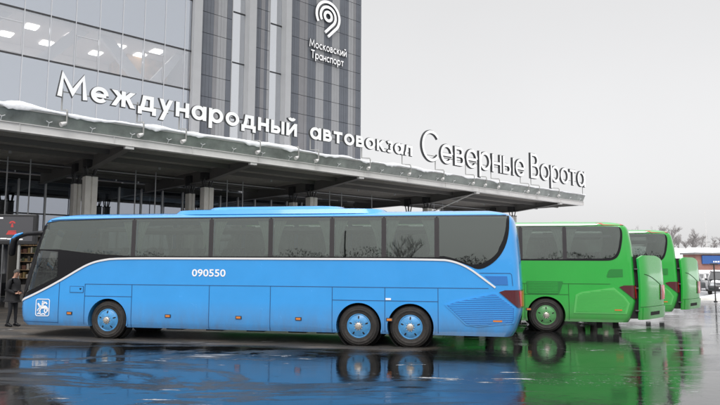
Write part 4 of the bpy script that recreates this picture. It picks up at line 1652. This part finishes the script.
M_blue_rim = mat('blue_rim', (.04, .28, .60), .4, coat=.3, var=.35, vscale=9, dirt=.5)
M_green_rim = mat('green_rim', (.07, .30, .09), .45, coat=.2, var=.35, vscale=9, dirt=.5)
AZ = R(-10.264)
NB = Vector((math.sin(AZ), -math.cos(AZ), 0))       # towards the camera
TB = Vector((math.cos(AZ), math.sin(AZ), 0))
def place(o, side_front):
    o.location = Vector((side_front[0], side_front[1], 0)) - NB * 1.275
    o.rotation_euler = (0, 0, AZ)
blue = make_coach('coach', 'bright blue three axle coach numbered 090550, parked side-on in the foreground', 'long distance coaches', M_blue, M_bluedk, M_blue, 'blue')
place(blue, (-9.733, 18.27))
green = make_coach('coach', 'green coach directly behind the tail of the blue coach, its rear engine door ajar', 'long distance coaches', M_green, M_greendk, M_greenlt, 'green')
place(green, (-5.05, 22.31))
green2 = copy_tree(green)
green2['label'] = 'farthest right green coach, partly hidden by the ajar engine door of the nearer green coach'
p2 = Vector((12.37, 24.4, 0)) - TB * 13.97
place(green2, (p2.x, p2.y))
navy = make_coach('coach', 'dark navy coach at the left edge of the picture behind the standing man', 'long distance coaches', M_navy, M_black, M_navy, 'navy')
navy.location = Vector((-18.55, 33.2, 0)) - Vector((14.0, 0, 0))
navy.rotation_euler = (0, 0, 0)

# ------------------------------------------------------------------ people
def make_person(label, loc, rz, joints, coat, trousers, skin, hair, scale=1.0, bend=0.0):
    root = empty('person', loc, rz, label, 'person')
    # skeleton: facing +x, z up. name: (x, y, z, radius), parent
    sk = joints
    names = list(sk)
    idx = {n: i for i, n in enumerate(names)}
    def skin_mesh(name, pts, edges, rad, m, sub=2, parent=root, rootv=0):
        me = bpy.data.meshes.new(name)
        me.from_pydata(pts, edges, [])
        o = bpy.data.objects.new(name, me)
        COL.objects.link(o)
        md = o.modifiers.new('s', 'SKIN')
        for i, r_ in enumerate(rad):
            v = me.skin_vertices[0].data[i]
            v.radius = r_ if isinstance(r_, tuple) else (r_, r_)
            v.use_root = (i == rootv)
        ms = o.modifiers.new('u', 'SUBSURF')
        ms.levels = sub
        ms.render_levels = sub
        dg = bpy.context.evaluated_depsgraph_get()
        dg.update()
        new = bpy.data.meshes.new_from_object(o.evaluated_get(dg))
        o.modifiers.clear()
        o.data = new
        bpy.data.meshes.remove(me)
        new.name = name
        new.materials.clear()
        for x in (m if isinstance(m, list) else [m]):
            new.materials.append(x)
        new.polygons.foreach_set('use_smooth', [True] * len(new.polygons))
        o.parent = parent
        return o
    def chain(keys):
        pts = [sk[k][:3] for k in keys]
        rad = [sk[k][3] for k in keys]
        return pts, rad
    # body: one continuous surface of trunk, limbs, neck and head
    keys = names
    edges = [(idx[n], idx[sk[n][4]]) for n in names if sk[n][4]]
    body = skin_mesh('body', [sk[n][:3] for n in names], edges, [sk[n][3] for n in names], [skin, trousers])
    for p in body.data.polygons:
        c = p.center
        p.material_index = 1 if (c.z < 1.03 or (c.z > 1.12 and c.z < 1.60 and c.x < .2)) else 0
    # coat over trunk and arms
    ck = [n for n in names if n in ('pelvis', 'belly', 'chest', 'collar', 'sl', 'sr', 'el', 'er', 'wl', 'wr')]
    cpts = [sk[n][:3] for n in ck]
    crad = []
    for n in ck:
        r_ = sk[n][3]
        g = {'pelvis': 1.32, 'belly': 1.28, 'chest': 1.16, 'collar': 1.15, 'sl': 1.28, 'sr': 1.28, 'el': 1.45, 'er': 1.45, 'wl': 1.55, 'wr': 1.55}[n]
        crad.append(tuple(q * g for q in r_) if isinstance(r_, tuple) else r_ * g)
    ci = {n: i for i, n in enumerate(ck)}
    ce = [(ci[n], ci[sk[n][4]]) for n in ck if sk[n][4] in ci]
    # coat hem below the hips
    p = sk['pelvis']
    cpts.append((p[0] - .01, p[1], p[2] - .16)); crad.append((.185, .205)); ce.append((len(cpts) - 1, ci['pelvis']))
    skin_mesh('coat', cpts, ce, crad, coat, 2)
    # shoes
    for a in ('al', 'ar'):
        ax_, ay, az_ = sk[a][:3]
        skin_mesh('shoe', [(ax_ - .07, ay, .05), (ax_ + .03, ay, .055), (ax_ + .16, ay, .04), (ax_ + .21, ay, .032), (ax_, ay, .13)], [(0, 1), (1, 2), (2, 3), (1, 4)], [.045, .05, .042, .025, .055], M_black, 2)
    # hands with five fingers
    for w, q in (('wl', 1), ('wr', -1)):
        wx, wy, wz_ = sk[w][:3]
        hx, hy, hz = sk['hl' if w == 'wl' else 'hr'][:3]
        d = Vector((hx - wx, hy - wy, hz - wz_)).normalized()
        up = Vector((0, 0, 1))
        sd = d.cross(up).normalized()
        up = sd.cross(d).normalized()
        o_ = Vector((hx, hy, hz))
        for k, ln in enumerate((.072, .082, .076, .060)):
            a0 = o_ + up * (.028 - .019 * k)
            a1 = a0 + d * ln * .5 + sd * (-q) * .010
            a2 = a1 + d * ln * .25 + sd * q * .024
            a3 = a2 + d * ln * .02 + sd * q * .026
            skin_mesh('finger', [tuple(a0), tuple(a1), tuple(a2), tuple(a3)], [(0, 1), (1, 2), (2, 3)], [.0095, .009, .008, .007], skin, 1)
        t0 = o_ - d * .04 + up * .030
        skin_mesh('thumb', [tuple(t0), tuple(t0 + up * .03 + d * .025), tuple(t0 + up * .035 + d * .055)], [(0, 1), (1, 2)], [.012, .011, .009], skin, 1)
    # face: nose, ears, eyes, brow, mouth, hair
    hc = Vector(sk['head'][:3])
    fd = Vector(sk['_face'] if '_face' in sk else (1, 0, -.25)).normalized() if False else Vector((.93, 0, -.30)).normalized()
    sd = Vector((0, 1, 0))
    up = fd.cross(sd).normalized()
    if up.z < 0: up = -up
    def P3(f, s, u): return hc + fd * f + sd * s + up * u
    bm = bmesh.new()
    tube(bm, [P3(.092, 0, .02), P3(.112, 0, -.012), P3(.122, 0, -.028), P3(.10, 0, -.036)], [.008, .011, .015, .010], 8)
    link('nose', bm, skin, root, True)
    for q in (-1, 1):
        bm = bmesh.new()
        bmesh.ops.create_uvsphere(bm, u_segments=12, v_segments=8, radius=1)
        for v in bm.verts:
            v.co = P3(-.005 + v.co.x * .020, q * (.080 + abs(v.co.y) * .010), -.005 + v.co.z * .033)
        link('ear', bm, skin, root, True)
        bm = bmesh.new()
        bmesh.ops.create_uvsphere(bm, u_segments=10, v_segments=6, radius=.012)
        bmesh.ops.translate(bm, verts=bm.verts, vec=P3(.084, q * .032, .006))
        link('eye', bm, mat('eye', (.05, .04, .03), .2), root, True)
        bm = bmesh.new()
        tube(bm, [P3(.092, q * .014, .028), P3(.092, q * .034, .034), P3(.080, q * .052, .026)], .006, 6)
        link('eyebrow', bm, hair, root, True)
    bm = bmesh.new()
    tube(bm, [P3(.086, -.024, -.062), P3(.098, 0, -.060), P3(.086, .024, -.062)], .006, 6)
    link('mouth', bm, mat('lips', (.35, .14, .11), .5), root, True)
    bm = bmesh.new()
    bmesh.ops.create_uvsphere(bm, u_segments=28, v_segments=18, radius=1)
    for v in bm.verts:
        n_ = .003 * math.sin(v.co.x * 31) * math.sin(v.co.y * 27)
        v.co = P3(-.014 + v.co.x * (.101 + n_), v.co.y * (.090 + n_), .028 + v.co.z * (.100 + n_))
    kill = []
    for v in bm.verts:
        r_ = v.co - hc
        f, u = r_.dot(fd), r_.dot(up)
        if (f > .035 and u < .062) or u < -.045 or (f > -.01 and u < .01):
            kill.append(v)
    bmesh.ops.delete(bm, geom=kill, context='VERTS')
    link('hair', bm, hair, root, True)
    return root

skin_m = mat('skin', (.50, .28, .20), .5)
hair_m = mat('grey_hair', (.06, .055, .05), .8)
coat_m = mat('black_coat', (.012, .012, .014), .85, var=.3, vscale=8)
trous_m = mat('dark_trousers', (.016, .017, .021), .9)
J = {}
def j(n, x, y, z, r_, p=None): J[n] = (x, y, z, r_, p)
j('pelvis', -.02, 0, 1.00, (.135, .165))
j('belly', .0, 0, 1.17, (.125, .155), 'pelvis')
j('chest', .0, 0, 1.38, (.135, .185), 'belly')
j('collar', -.01, 0, 1.54, (.075, .095), 'chest')
j('neck', .03, 0, 1.61, .058, 'collar')
j('head0', .065, 0, 1.68, (.078, .072), 'neck')
j('head', .085, 0, 1.755, (.092, .082), 'head0')
j('head1', .075, 0, 1.80, (.078, .070), 'head')
for q, e in ((1, 'l'), (-1, 'r')):
    j('s' + e, .0, .185 * q, 1.49, .062, 'collar')
    j('e' + e, -.03, .245 * q, 1.20, .047, 's' + e)
    j('w' + e, .20, .12 * q, 1.09, .032, 'e' + e)
    j('h' + e, .285, .085 * q, 1.10, (.018, .036), 'w' + e)
    j('hip' + e, -.01, .095 * q, .90, .098, 'pelvis')
    j('k' + e, .03 if q > 0 else .0, .10 * q, .51, .062, 'hip' + e)
    j('a' + e, .03 if q > 0 else -.09, .11 * q, .10, .042, 'k' + e)
make_person('man in black coat and dark trousers looking down beside the blue coach front', (-11.50, 21.0, 0), R(-14), J, coat_m, trous_m, skin_m, hair_m)
bm = bmesh.new()
box(bm, -.005, .005, -.037, .037, -.07, .07, bev=.003)
o = link('phone', bm, M_black)
o.rotation_euler = (0, R(-35), R(-14))
o.location = Vector((-11.50, 21.0, 1.14)) + Vector((.34 * math.cos(R(-14)), .34 * math.sin(R(-14)), 0))
tag(o, 'small dark phone held in both hands by the man in black coat', 'phone')

# ------------------------------------------------------------------ screen on posts at the left
t = empty('display_screen', (-14.3, 24.4, 0), R(4), 'dark framed advertising screen with red emblem and white lines of text, at the left edge', 'screen')
bm = bmesh.new()
box(bm, 0, 1.62, -.02, .22, 2.80, 3.98, bev=.03)
link('housing', bm, mat('screen_frame', (.018, .018, .02), .35), t)
bm = bmesh.new()
box(bm, .08, 1.50, -.028, -.02, 2.93, 3.88)
face = link('screen_face', bm, mat('screen_dark', (.05, .05, .055), .2, emit=(.30, .30, .33), es=.08), t)
rd = mat('screen_red', (.35, .03, .03), .4, emit=(.6, .08, .08), es=.3)
wt = mat('screen_white', (.6, .6, .6), .4, emit=(.9, .9, .9), es=.8)
bm = bmesh.new()
box(bm, .10, .36, -.034, -.03, 3.80, 3.85)
link('screen_text', bm, wt, face)
for a, b_, c, d in ((.30, .54, 2.985, 3.015), (.56, .74, 2.975, 3.005), (.77, .98, 2.968, 2.995), (1.0, 1.14, 2.96, 2.99)):
    bm = bmesh.new()
    box(bm, a, b_, -.034, -.03, c + .02, d + .03)
    link('screen_text', bm, wt, face)
bm = bmesh.new()            # arched red emblem over a short red line
for k in range(10):
    a0, a1 = math.pi * k / 10, math.pi * (k + 1) / 10
    v = [bm.verts.new((.72 + r_ * math.cos(a), -.033, 3.62 + r_ * .8 * math.sin(a))) for r_, a in ((.12, a0), (.12, a1), (.05, a1), (.05, a0))]
    bm.faces.new(v)
v = [bm.verts.new((.72 + x, -.033, 3.47 + z)) for x, z in ((-.05, 0), (.05, 0), (.03, .12), (0, .17), (-.03, .12))]
bm.faces.new(v)
link('screen_emblem', bm, rd, face)
bm = bmesh.new()
v = [bm.verts.new((.72 + x, -.033, 3.18 + z)) for x, z in ((-.22, 0), (.22, 0), (.15, .10), (-.15, .12))]
bm.faces.new(v)
box(bm, .58, .88, -.034, -.030, 3.30, 3.34)
link('screen_emblem', bm, rd, face)
for x in (.15, .98):
    bm = bmesh.new()
    box(bm, x - .04, x + .04, .04, .12, 0, 2.82)
    link('post', bm, M_steel, t)

# ------------------------------------------------------------------ lit kiosk behind the coach front
t = empty('kiosk', (-16.6, 29.6, 0), 0, 'small lit kiosk with stocked shelves between the display screen and the blue coach windscreen', 'kiosk')
wd = mat('kiosk_panel', (.10, .095, .09), .7)
for nm, a in (('wall', (0, 3.4, 1.3, 1.36, 0, 3.3)), ('wall', (0, .06, 0, 1.3, 0, 3.3)), ('wall', (3.34, 3.4, 0, 1.3, 0, 3.3)), ('roof', (-.1, 3.5, -.25, 1.4, 3.3, 3.42)), ('counter', (0.06, 3.34, 0, .5, 0, 1.05))):
    bm = bmesh.new()
    box(bm, *a)
    link(nm, bm, wd, t)
goods = [mat('goods_%d' % i, c, .5) for i, c in enumerate(((.22, .13, .06), (.25, .22, .17), (.14, .06, .04), (.07, .09, .05), (.42, .38, .33), (.07, .06, .05), (.24, .17, .07)))]
for z in (1.35, 1.75, 2.15, 2.55, 2.92):
    bm = bmesh.new()
    box(bm, .06, 3.34, .75, 1.3, z - .03, z)
    sh = link('shelf', bm, mat('shelf_wood', (.32, .22, .13), .6), t)
    bm = bmesh.new()
    x = .12
    while x < 3.2:
        w = random.uniform(.06, .2)
        hh = random.uniform(.12, .30)
        box(bm, x, x + w, .78, 1.0, z + .002, z + hh, random.randrange(len(goods)))
        x += w + random.uniform(.005, .06)
    o = link('goods', bm, goods, None)
    o.location = t.location
    tag(o, 'row of small packaged goods on the %s shelf of the lit kiosk' % {1.35: 'lowest', 1.75: 'second lowest', 2.15: 'middle', 2.55: 'second highest', 2.92: 'topmost'}[z], 'goods', kind='stuff')
for x in (.3, 1.4, 2.5):
    bm = bmesh.new()
    box(bm, x, x + .7, .3, .42, 3.22, 3.27)
    link('lamp', bm, mat('kiosk_lamp', (1, 1, 1), .5, emit=(1, .86, .62), es=2.5), t)

# ------------------------------------------------------------------ far yard on the right: shop, cars, fence, snow, trees
def far_shop():
    t = empty('brick_shop', (33.5, 66, 0), R(-3), 'low brick building with blue fascia and snow on its roof beyond the parked cars', 'shop')
    br = mat('red_brick', (.30, .155, .13), .85, var=.25, vscale=1.5)
    bm = bmesh.new()
    box(bm, 1.9, 26, .3, 3.2, 0, 3.25)
    link('wall', bm, br, t)
    bm = bmesh.new()
    box(bm, 1.7, 26.3, .0, 3.5, 3.25, 3.42)
    link('roof', bm, M_steel, t)
    bm = bmesh.new()
    box(bm, 2.5, 20, .12, .30, 2.25, 3.12)
    f = link('fascia', bm, mat('blue_fascia', (.035, .11, .34), .5), t)
    bm = bmesh.new()
    x = 3.6
    while x < 7.5:                  # tiny white lettering, too far away to read
        w = random.uniform(.10, .22)
        box(bm, x, x + w, .09, .125, 2.40, 2.40 + random.choice((.16, .20, .24)))
        x += w + .07
    link('fascia_lettering', bm, M_white, f)
    bm = bmesh.new()
    box(bm, 1.9, 26, .22, .3, 1.38, 1.62)
    link('band', bm, M_white, t)
    for x in (3.2, 6.4, 9.6, 14, 18):
        bm = bmesh.new()
        box(bm, x, x + 1.6, .24, .31, .35, 1.30)
        w = link('window', bm, M_white, t)
        bm = bmesh.new()
        box(bm, x + .08, x + 1.52, .2, .25, .43, 1.22)
        link('pane', bm, M_fspan, w)
    bm = bmesh.new()
    n = 40
    rows = []
    for i in range(n + 1):
        x = 1.6 + 24.8 * i / n
        rows.append([bm.verts.new((x, y, 3.421 if i in (0, n) else z + random.uniform(-.04, .04))) for y, z in ((-.08, 3.42), (-.1, 3.62), (.8, 3.9), (2.8, 4.0), (3.5, 3.42))])
    for a, b_ in zip(rows, rows[1:]):
        for k in range(4):
            bm.faces.new((a[k], b_[k], b_[k + 1], a[k + 1]))
    o = link('roof_snow', bm, M_snow, None, True)
    o.location = t.location; o.rotation_euler = t.rotation_euler
    tag(o, 'thick snow on the flat roof of the low brick building', 'snow', kind='stuff')
far_shop()

def make_car(label, loc, rz, paint, suv=True, snow=True, idx=0):
    t = empty('parked_car', loc, rz, label, 'car', 'cars parked in the snowy yard')
    H = 1.72 if suv else 1.46
    L2 = 4.7
    # side profile of lower body and greenhouse, front at +x
    low = [(-2.30, .35), (-2.34, .70), (-2.28, H * .60), (-1.1, H * .63), (1.0, H * .62), (2.0, H * .54), (2.30, H * .42), (2.34, .35)]
    bm = bmesh.new()
    def shell(prof, w0, w1, zsplit):
        n = len(prof)
        a = [bm.verts.new((x, -(w0 if z < zsplit else w1), z)) for x, z in prof]
        b_ = [bm.verts.new((x, (w0 if z < zsplit else w1), z)) for x, z in prof]
        bm.faces.new(a); bm.faces.new(b_[::-1])
        for i in range(n):
            bm.faces.new((a[i], b_[i], b_[(i + 1) % n], a[(i + 1) % n]))
    shell(low, .90, .88, .8)
    bmesh.ops.bevel(bm, geom=bm.edges[:], offset=.07, segments=3, affect='EDGES', profile=.6)
    body = link('body', bm, paint, t, True, 40)
    cut = bmesh.new()
    for x in (-1.42, 1.42):
        for q in (-1, 1):
            prism(cut, arcpts((x, .33), .37, 0, 360, 24)[:-1], q * .62, q * 1.1)
    boolean(body, cut)
    bm = bmesh.new()
    gp = [(-2.15, H * .61), (-1.85, H * .97), (-1.0, H), (.2, H * .985), (.55, H * .93), (1.15, H * .61)]
    n = len(gp)
    a = [bm.verts.new((x, -(.86 if z < H * .8 else .68), z)) for x, z in gp]
    b_ = [bm.verts.new((x, (.86 if z < H * .8 else .68), z)) for x, z in gp]
    bm.faces.new(a); bm.faces.new(b_[::-1])
    for i in range(n):
        bm.faces.new((a[i], b_[i], b_[(i + 1) % n], a[(i + 1) % n]))
    bmesh.ops.bevel(bm, geom=bm.edges[:], offset=.05, segments=2, affect='EDGES', profile=.6)
    link('cabin', bm, paint, t, True, 40)
    gm = mat('car_glass', (.02, .022, .025), .06, coat=1)
    for q in (-1, 1):
        for x0, x1 in ((-1.75, -.75), (-.68, .15)):
            bm = bmesh.new()
            v = [bm.verts.new(p) for p in ((x0, q * .868, H * .66), (x1 + .35 * (x1 > 0) + .0, q * .868, H * .66), (x1 + .1 * (x1 > 0), q * .705, H * .93), (x0 + .12, q * .705, H * .93))]
            bm.faces.new(v)
            g = bmesh.ops.extrude_face_region(bm, geom=bm.faces[:])
            for vv in g['geom']:
                if isinstance(vv, bmesh.types.BMVert): vv.co.y -= q * .02
            link('side_window', bm, gm, t)
        bm = bmesh.new()
        box(bm, 2.12, 2.30, q * .60 - .18, q * .60 + .18, H * .40, H * .50, bev=.03)
        link('headlight', bm, mat('headlight_glass', (.55, .58, .6), .1, coat=.8), t)
        bm = bmesh.new()
        box(bm, .75, .95, q * .98 - .09, q * .98 + .09, H * .60, H * .70, bev=.03)
        link('wing_mirror', bm, paint, t)
        for x in (-1.42, 1.42):
            bm = bmesh.new()
            lathe_y(bm, [(.20, 0), (.30, q * .01), (.33, -q * .03), (.33, -q * .2), (.2, -q * .22)], 24, x, q * .88, .33)
            w = link('wheel', bm, M_rubber, t, True, 40)
            bm = bmesh.new()
            lathe_y(bm, [(.205, -q * .0), (.12, -q * .02), (.04, q * .0), (.001, q * .0)], 16, x, q * .875, .33)
            link('rim', bm, M_alu, w, True, 40)
    bm = bmesh.new()
    v = [bm.verts.new(p) for p in ((1.165, -.76, H * .64), (1.165, .76, H * .64), (.60, .62, H * .93), (.60, -.62, H * .93))]
    bm.faces.new(v)
    g = bmesh.ops.extrude_face_region(bm, geom=bm.faces[:])
    for vv in g['geom']:
        if isinstance(vv, bmesh.types.BMVert): vv.co += Vector((.035, 0, .02))
    link('windscreen', bm, gm, t)
    bm = bmesh.new()
    box(bm, 2.28, 2.36, -.55, .55, .48, H * .40, bev=.02)
    link('grille', bm, M_dark, t)
    bm = bmesh.new()
    box(bm, 2.355, 2.375, -.26, .26, .50, .61)
    link('number_plate', bm, M_white, t)
    if snow:
        bm = bmesh.new()
        for x0, x1, w, z in ((-1.9, .45, .66, H * .985), (1.22, 2.1, .74, H * .565)):
            rows = []
            for i in range(11):
                x = x0 + (x1 - x0) * i / 10
                row = []
                for k in range(9):
                    y = -w + 2 * w * k / 8
                    e_ = 0 if (i in (0, 10) or k in (0, 8)) else random.uniform(.06, .11)
                    zz = z if x < 1 else z + (1.7 - x) * .12
                    row.append(bm.verts.new((x, y, zz + e_ - .02)))
                rows.append(row)
            for a, b_ in zip(rows, rows[1:]):
                for k in range(8):
                    bm.faces.new((a[k], a[k + 1], b_[k + 1], b_[k]))
        link('snow_layer', bm, M_snow, t, True)
    return t
p_dark = mat('car_paint_dark', (.02, .022, .026), .2, coat=1)
p_silver = mat('car_paint_silver', (.42, .44, .46), .3, metal=.4, coat=.6)
p_white = mat('car_paint_white', (.7, .7, .7), .25, coat=.6)
make_car('dark off-roader with snowy roof and bonnet, facing the coaches from the right edge', (26.2, 45.6, 0), R(-118), p_dark, True)
make_car('silver hatchback under snow, half hidden by the farthest green coach', (23.9, 47.6, 0), R(-150), p_silver, False)
make_car('white car parked in the row behind the dark off-roader', (29.6, 53.0, 0), R(-100), p_white, False)
make_car('dark car with snowy roof in the back row left of the white car', (26.6, 54.0, 0), R(-96), p_dark, True)
make_car('silver car at the far right beyond the lamp post', (31.4, 46.4, 0), R(-105), p_silver, True)

def kerb_row():
    bm = bmesh.new()
    box(bm, 15.5, 60, 38.4, 38.62, 0, .13)
    struct(link('kerb', bm, M_conc))
    bm = bmesh.new()
    rows = []
    for i in range(121):
        x = 14 + 50 * i / 120
        rows.append([bm.verts.new((x, 38.7 + y + random.uniform(-.1, .1), max(0.01, z * (1 + .5 * math.sin(x * 1.7) + random.uniform(-.2, .2))))) for y, z in ((-.1, 0), (.2, .14), (.8, .26), (1.6, .20), (2.6, .01))])
    for a, b_ in zip(rows, rows[1:]):
        for k in range(4):
            bm.faces.new((a[k], b_[k], b_[k + 1], a[k + 1]))
    o = link('snow_ridge', bm, M_snow, None, True)
    tag(o, 'low ridge of ploughed snow along the kerb in front of the parked cars', 'snow', kind='stuff')
kerb_row()

# pole with a crossbar by the kerb
t = empty('lamp_post', (20.85, 37.0, 0), 0, 'thin dark post with a short crossbar standing at the kerb near the right edge', 'post')
bm = bmesh.new()
tube(bm, [(0, 0, 0), (0, 0, 2.22)], .04, 8)
link('pole', bm, M_dark, t)
bm = bmesh.new()
tube(bm, [(-.22, 0, 2.20), (.22, 0, 2.20)], .045, 8)
link('crossbar', bm, M_dark, t)
bm = bmesh.new()
tube(bm, [(0, 0, 0), (0, 0, .05)], .10, 12)
link('foot', bm, M_dark, t)

# snowy slope beyond
bm = bmesh.new()
rows = []
for i in range(90):
    x = 20 + 300 * (i / 89) ** 1.3
    rows.append([bm.verts.new((x, y + 3 * math.sin(x * .05), max(0.01, z * (1 + .12 * math.sin(x * .13 + y * .07) + random.uniform(-.02, .02))) if 84 < y else .01)) for y, z in ((84, 0), (92, 1.6), (100, 3.4), (112, 4.9), (126, 5.4), (170, 5.8), (400, 4), (700, 0.02))])
for a, b_ in zip(rows, rows[1:]):
    for k in range(len(a) - 1):
        bm.faces.new((a[k], b_[k], b_[k + 1], a[k + 1]))
struct(link('snow_hill', bm, M_snow, None, True))

M_bark = mat('bare_bark', (.25, .235, .23), .9, var=.3, vscale=2)
def branch_tree(h_, seed, spread=.55, levels=4, thick=.16):
    rnd = random.Random(seed)
    bmt, bmc = bmesh.new(), bmesh.new()
    def grow(p, d, ln, r_, lv):
        n = 3
        pts = [p]
        for i in range(n):
            d = (d + Vector((rnd.uniform(-1, 1), rnd.uniform(-1, 1), rnd.uniform(-.4, .9))) * .16).normalized()
            pts.append(pts[-1] + d * ln / n)
        rad = [r_ * (1 - .45 * i / n) for i in range(n + 1)]
        tube(bmt if lv == 0 else bmc, pts, rad, 6 if lv < 2 else 3, caps=False)
        if lv >= levels: return
        k = rnd.randint(3, 5) if lv else 7
        for i in range(k):
            t_ = rnd.uniform(.12 if lv == 0 else .3, 1.0)
            q = pts[int(t_ * (n - .01))].lerp(pts[min(n, int(t_ * (n - .01)) + 1)], (t_ * n) % 1)
            a = rnd.uniform(0, 2 * math.pi)
            nd = (d * rnd.uniform(.5, 1.0) + Vector((math.cos(a), math.sin(a), rnd.uniform(-.1, .5))) * spread).normalized()
            grow(q, nd, ln * rnd.uniform(.5, .72), max(r_ * .5, .013), lv + 1)
    grow(Vector((0, 0, 0)), Vector((0, 0, 1)), h_ * .45, thick, 0)
    return bmt, bmc
def make_tree(label, loc, h_, seed, group, thick=.16, levels=4):
    t = empty('bare_tree', loc, 0, label, 'tree', group)
    a, b_ = branch_tree(h_, seed, thick=thick, levels=levels)
    link('trunk', a, M_bark, t)
    link('crown', b_, M_bark, t)
    return t
TL = 'leafless grey tree among its look-alikes on the snowy rise beyond the brick building'
protos = [make_tree(TL, (52 + 5.5 * k, 108 + (k % 2) * 5, 4.6), (5.0, 3.6, 4.4, 3.2)[k], 11 + k, 'leafless trees on the snowy rise', .13) for k in range(4)]
rt = random.Random(5)
for k in range(22):
    c = copy_tree(protos[k % 4])
    c.location = (50.5 + (k * 1.15 if k < 14 else 16 + (k - 14) * 4) + rt.uniform(-.6, .6), 106 + rt.uniform(0, 16), 4.3)
    c.rotation_euler = (0, 0, rt.uniform(0, 6.28))
    s_ = rt.uniform(.7, 1.15)
    c.scale = (s_ * 1.1, s_ * 1.1, s_)
t = empty('mast', (46.5, 84, 0), 0, 'tall thin mast rising above the bare trees at the right edge', 'mast')
bm = bmesh.new()
tube(bm, [(0, 0, 0), (0, 0, 5), (0, 0, 9.5)], [.09, .06, .03], 8)
link('pole', bm, M_steel_lt, t)
bm = bmesh.new()
tube(bm, [(-.5, 0, 5.2), (.5, 0, 5.2)], .05, 6)
tube(bm, [(-.3, 0, 4.6), (.3, 0, 4.6)], .05, 6)
link('crossarm', bm, M_steel, t)

# behind the photographer: the thicket, lamp and tree that the coach windows mirror
bm = bmesh.new()
rnd = random.Random(3)
for i in range(36000):
    x = rnd.uniform(-150, 60)
    y = -70 + rnd.uniform(-4, 4)
    hmax = 6.0 + 1.3 * math.sin(x * .13) + .9 * math.sin(x * .41 + 1)
    z = rnd.uniform(0, 1) ** 1.15 * hmax
    a = rnd.uniform(0, math.pi)
    l_ = rnd.uniform(.2, .5)
    d = Vector((math.cos(a) * .5, 0, rnd.uniform(.3, 1))).normalized() * l_
    w_ = Vector((d.z, 0, -d.x)) * rnd.uniform(.12, .4)
    p = Vector((x, y, z))
    bm.faces.new([bm.verts.new(p), bm.verts.new(p + w_ + d * .4), bm.verts.new(p + d)])
o = link('thicket', bm, mat('thicket_twigs', (.035, .033, .028), .9))
tag(o, 'dark low thicket across the yard, mirrored in the coach windows', 'thicket', kind='stuff')
TR = 'leafless dark tree across the yard, mirrored in the coach windows'
b0 = make_tree(TR, (-14, -34, 0), 8.2, 41, 'mirrored trees across the yard', .11)
for x, y, sc in ((-44, -58, .9), (17, -55, 1.0), (-74, -60, .85)):
    c = copy_tree(b0)
    c.location = (x, y, 0)
    c.scale = (sc, sc, sc)
    c.rotation_euler = (0, 0, x)
t = empty('street_lamp', (-17.5, -26, 0), 0, 'street lamp with a long horizontal arm across the yard, mirrored in the coach windows', 'street lamp')
bm = bmesh.new()
tube(bm, [(0, 0, 0), (0, 0, 7.2)], [.12, .07], 8)
link('pole', bm, M_dark, t)
bm = bmesh.new()
tube(bm, [(0, 0, 7.1), (4.2, 0, 7.3)], .06, 8)
link('arm', bm, M_dark, t)
bm = bmesh.new()
box(bm, 3.6, 4.6, -.15, .15, 7.28, 7.40, bev=.04)
link('lamp_head', bm, M_dark, t)
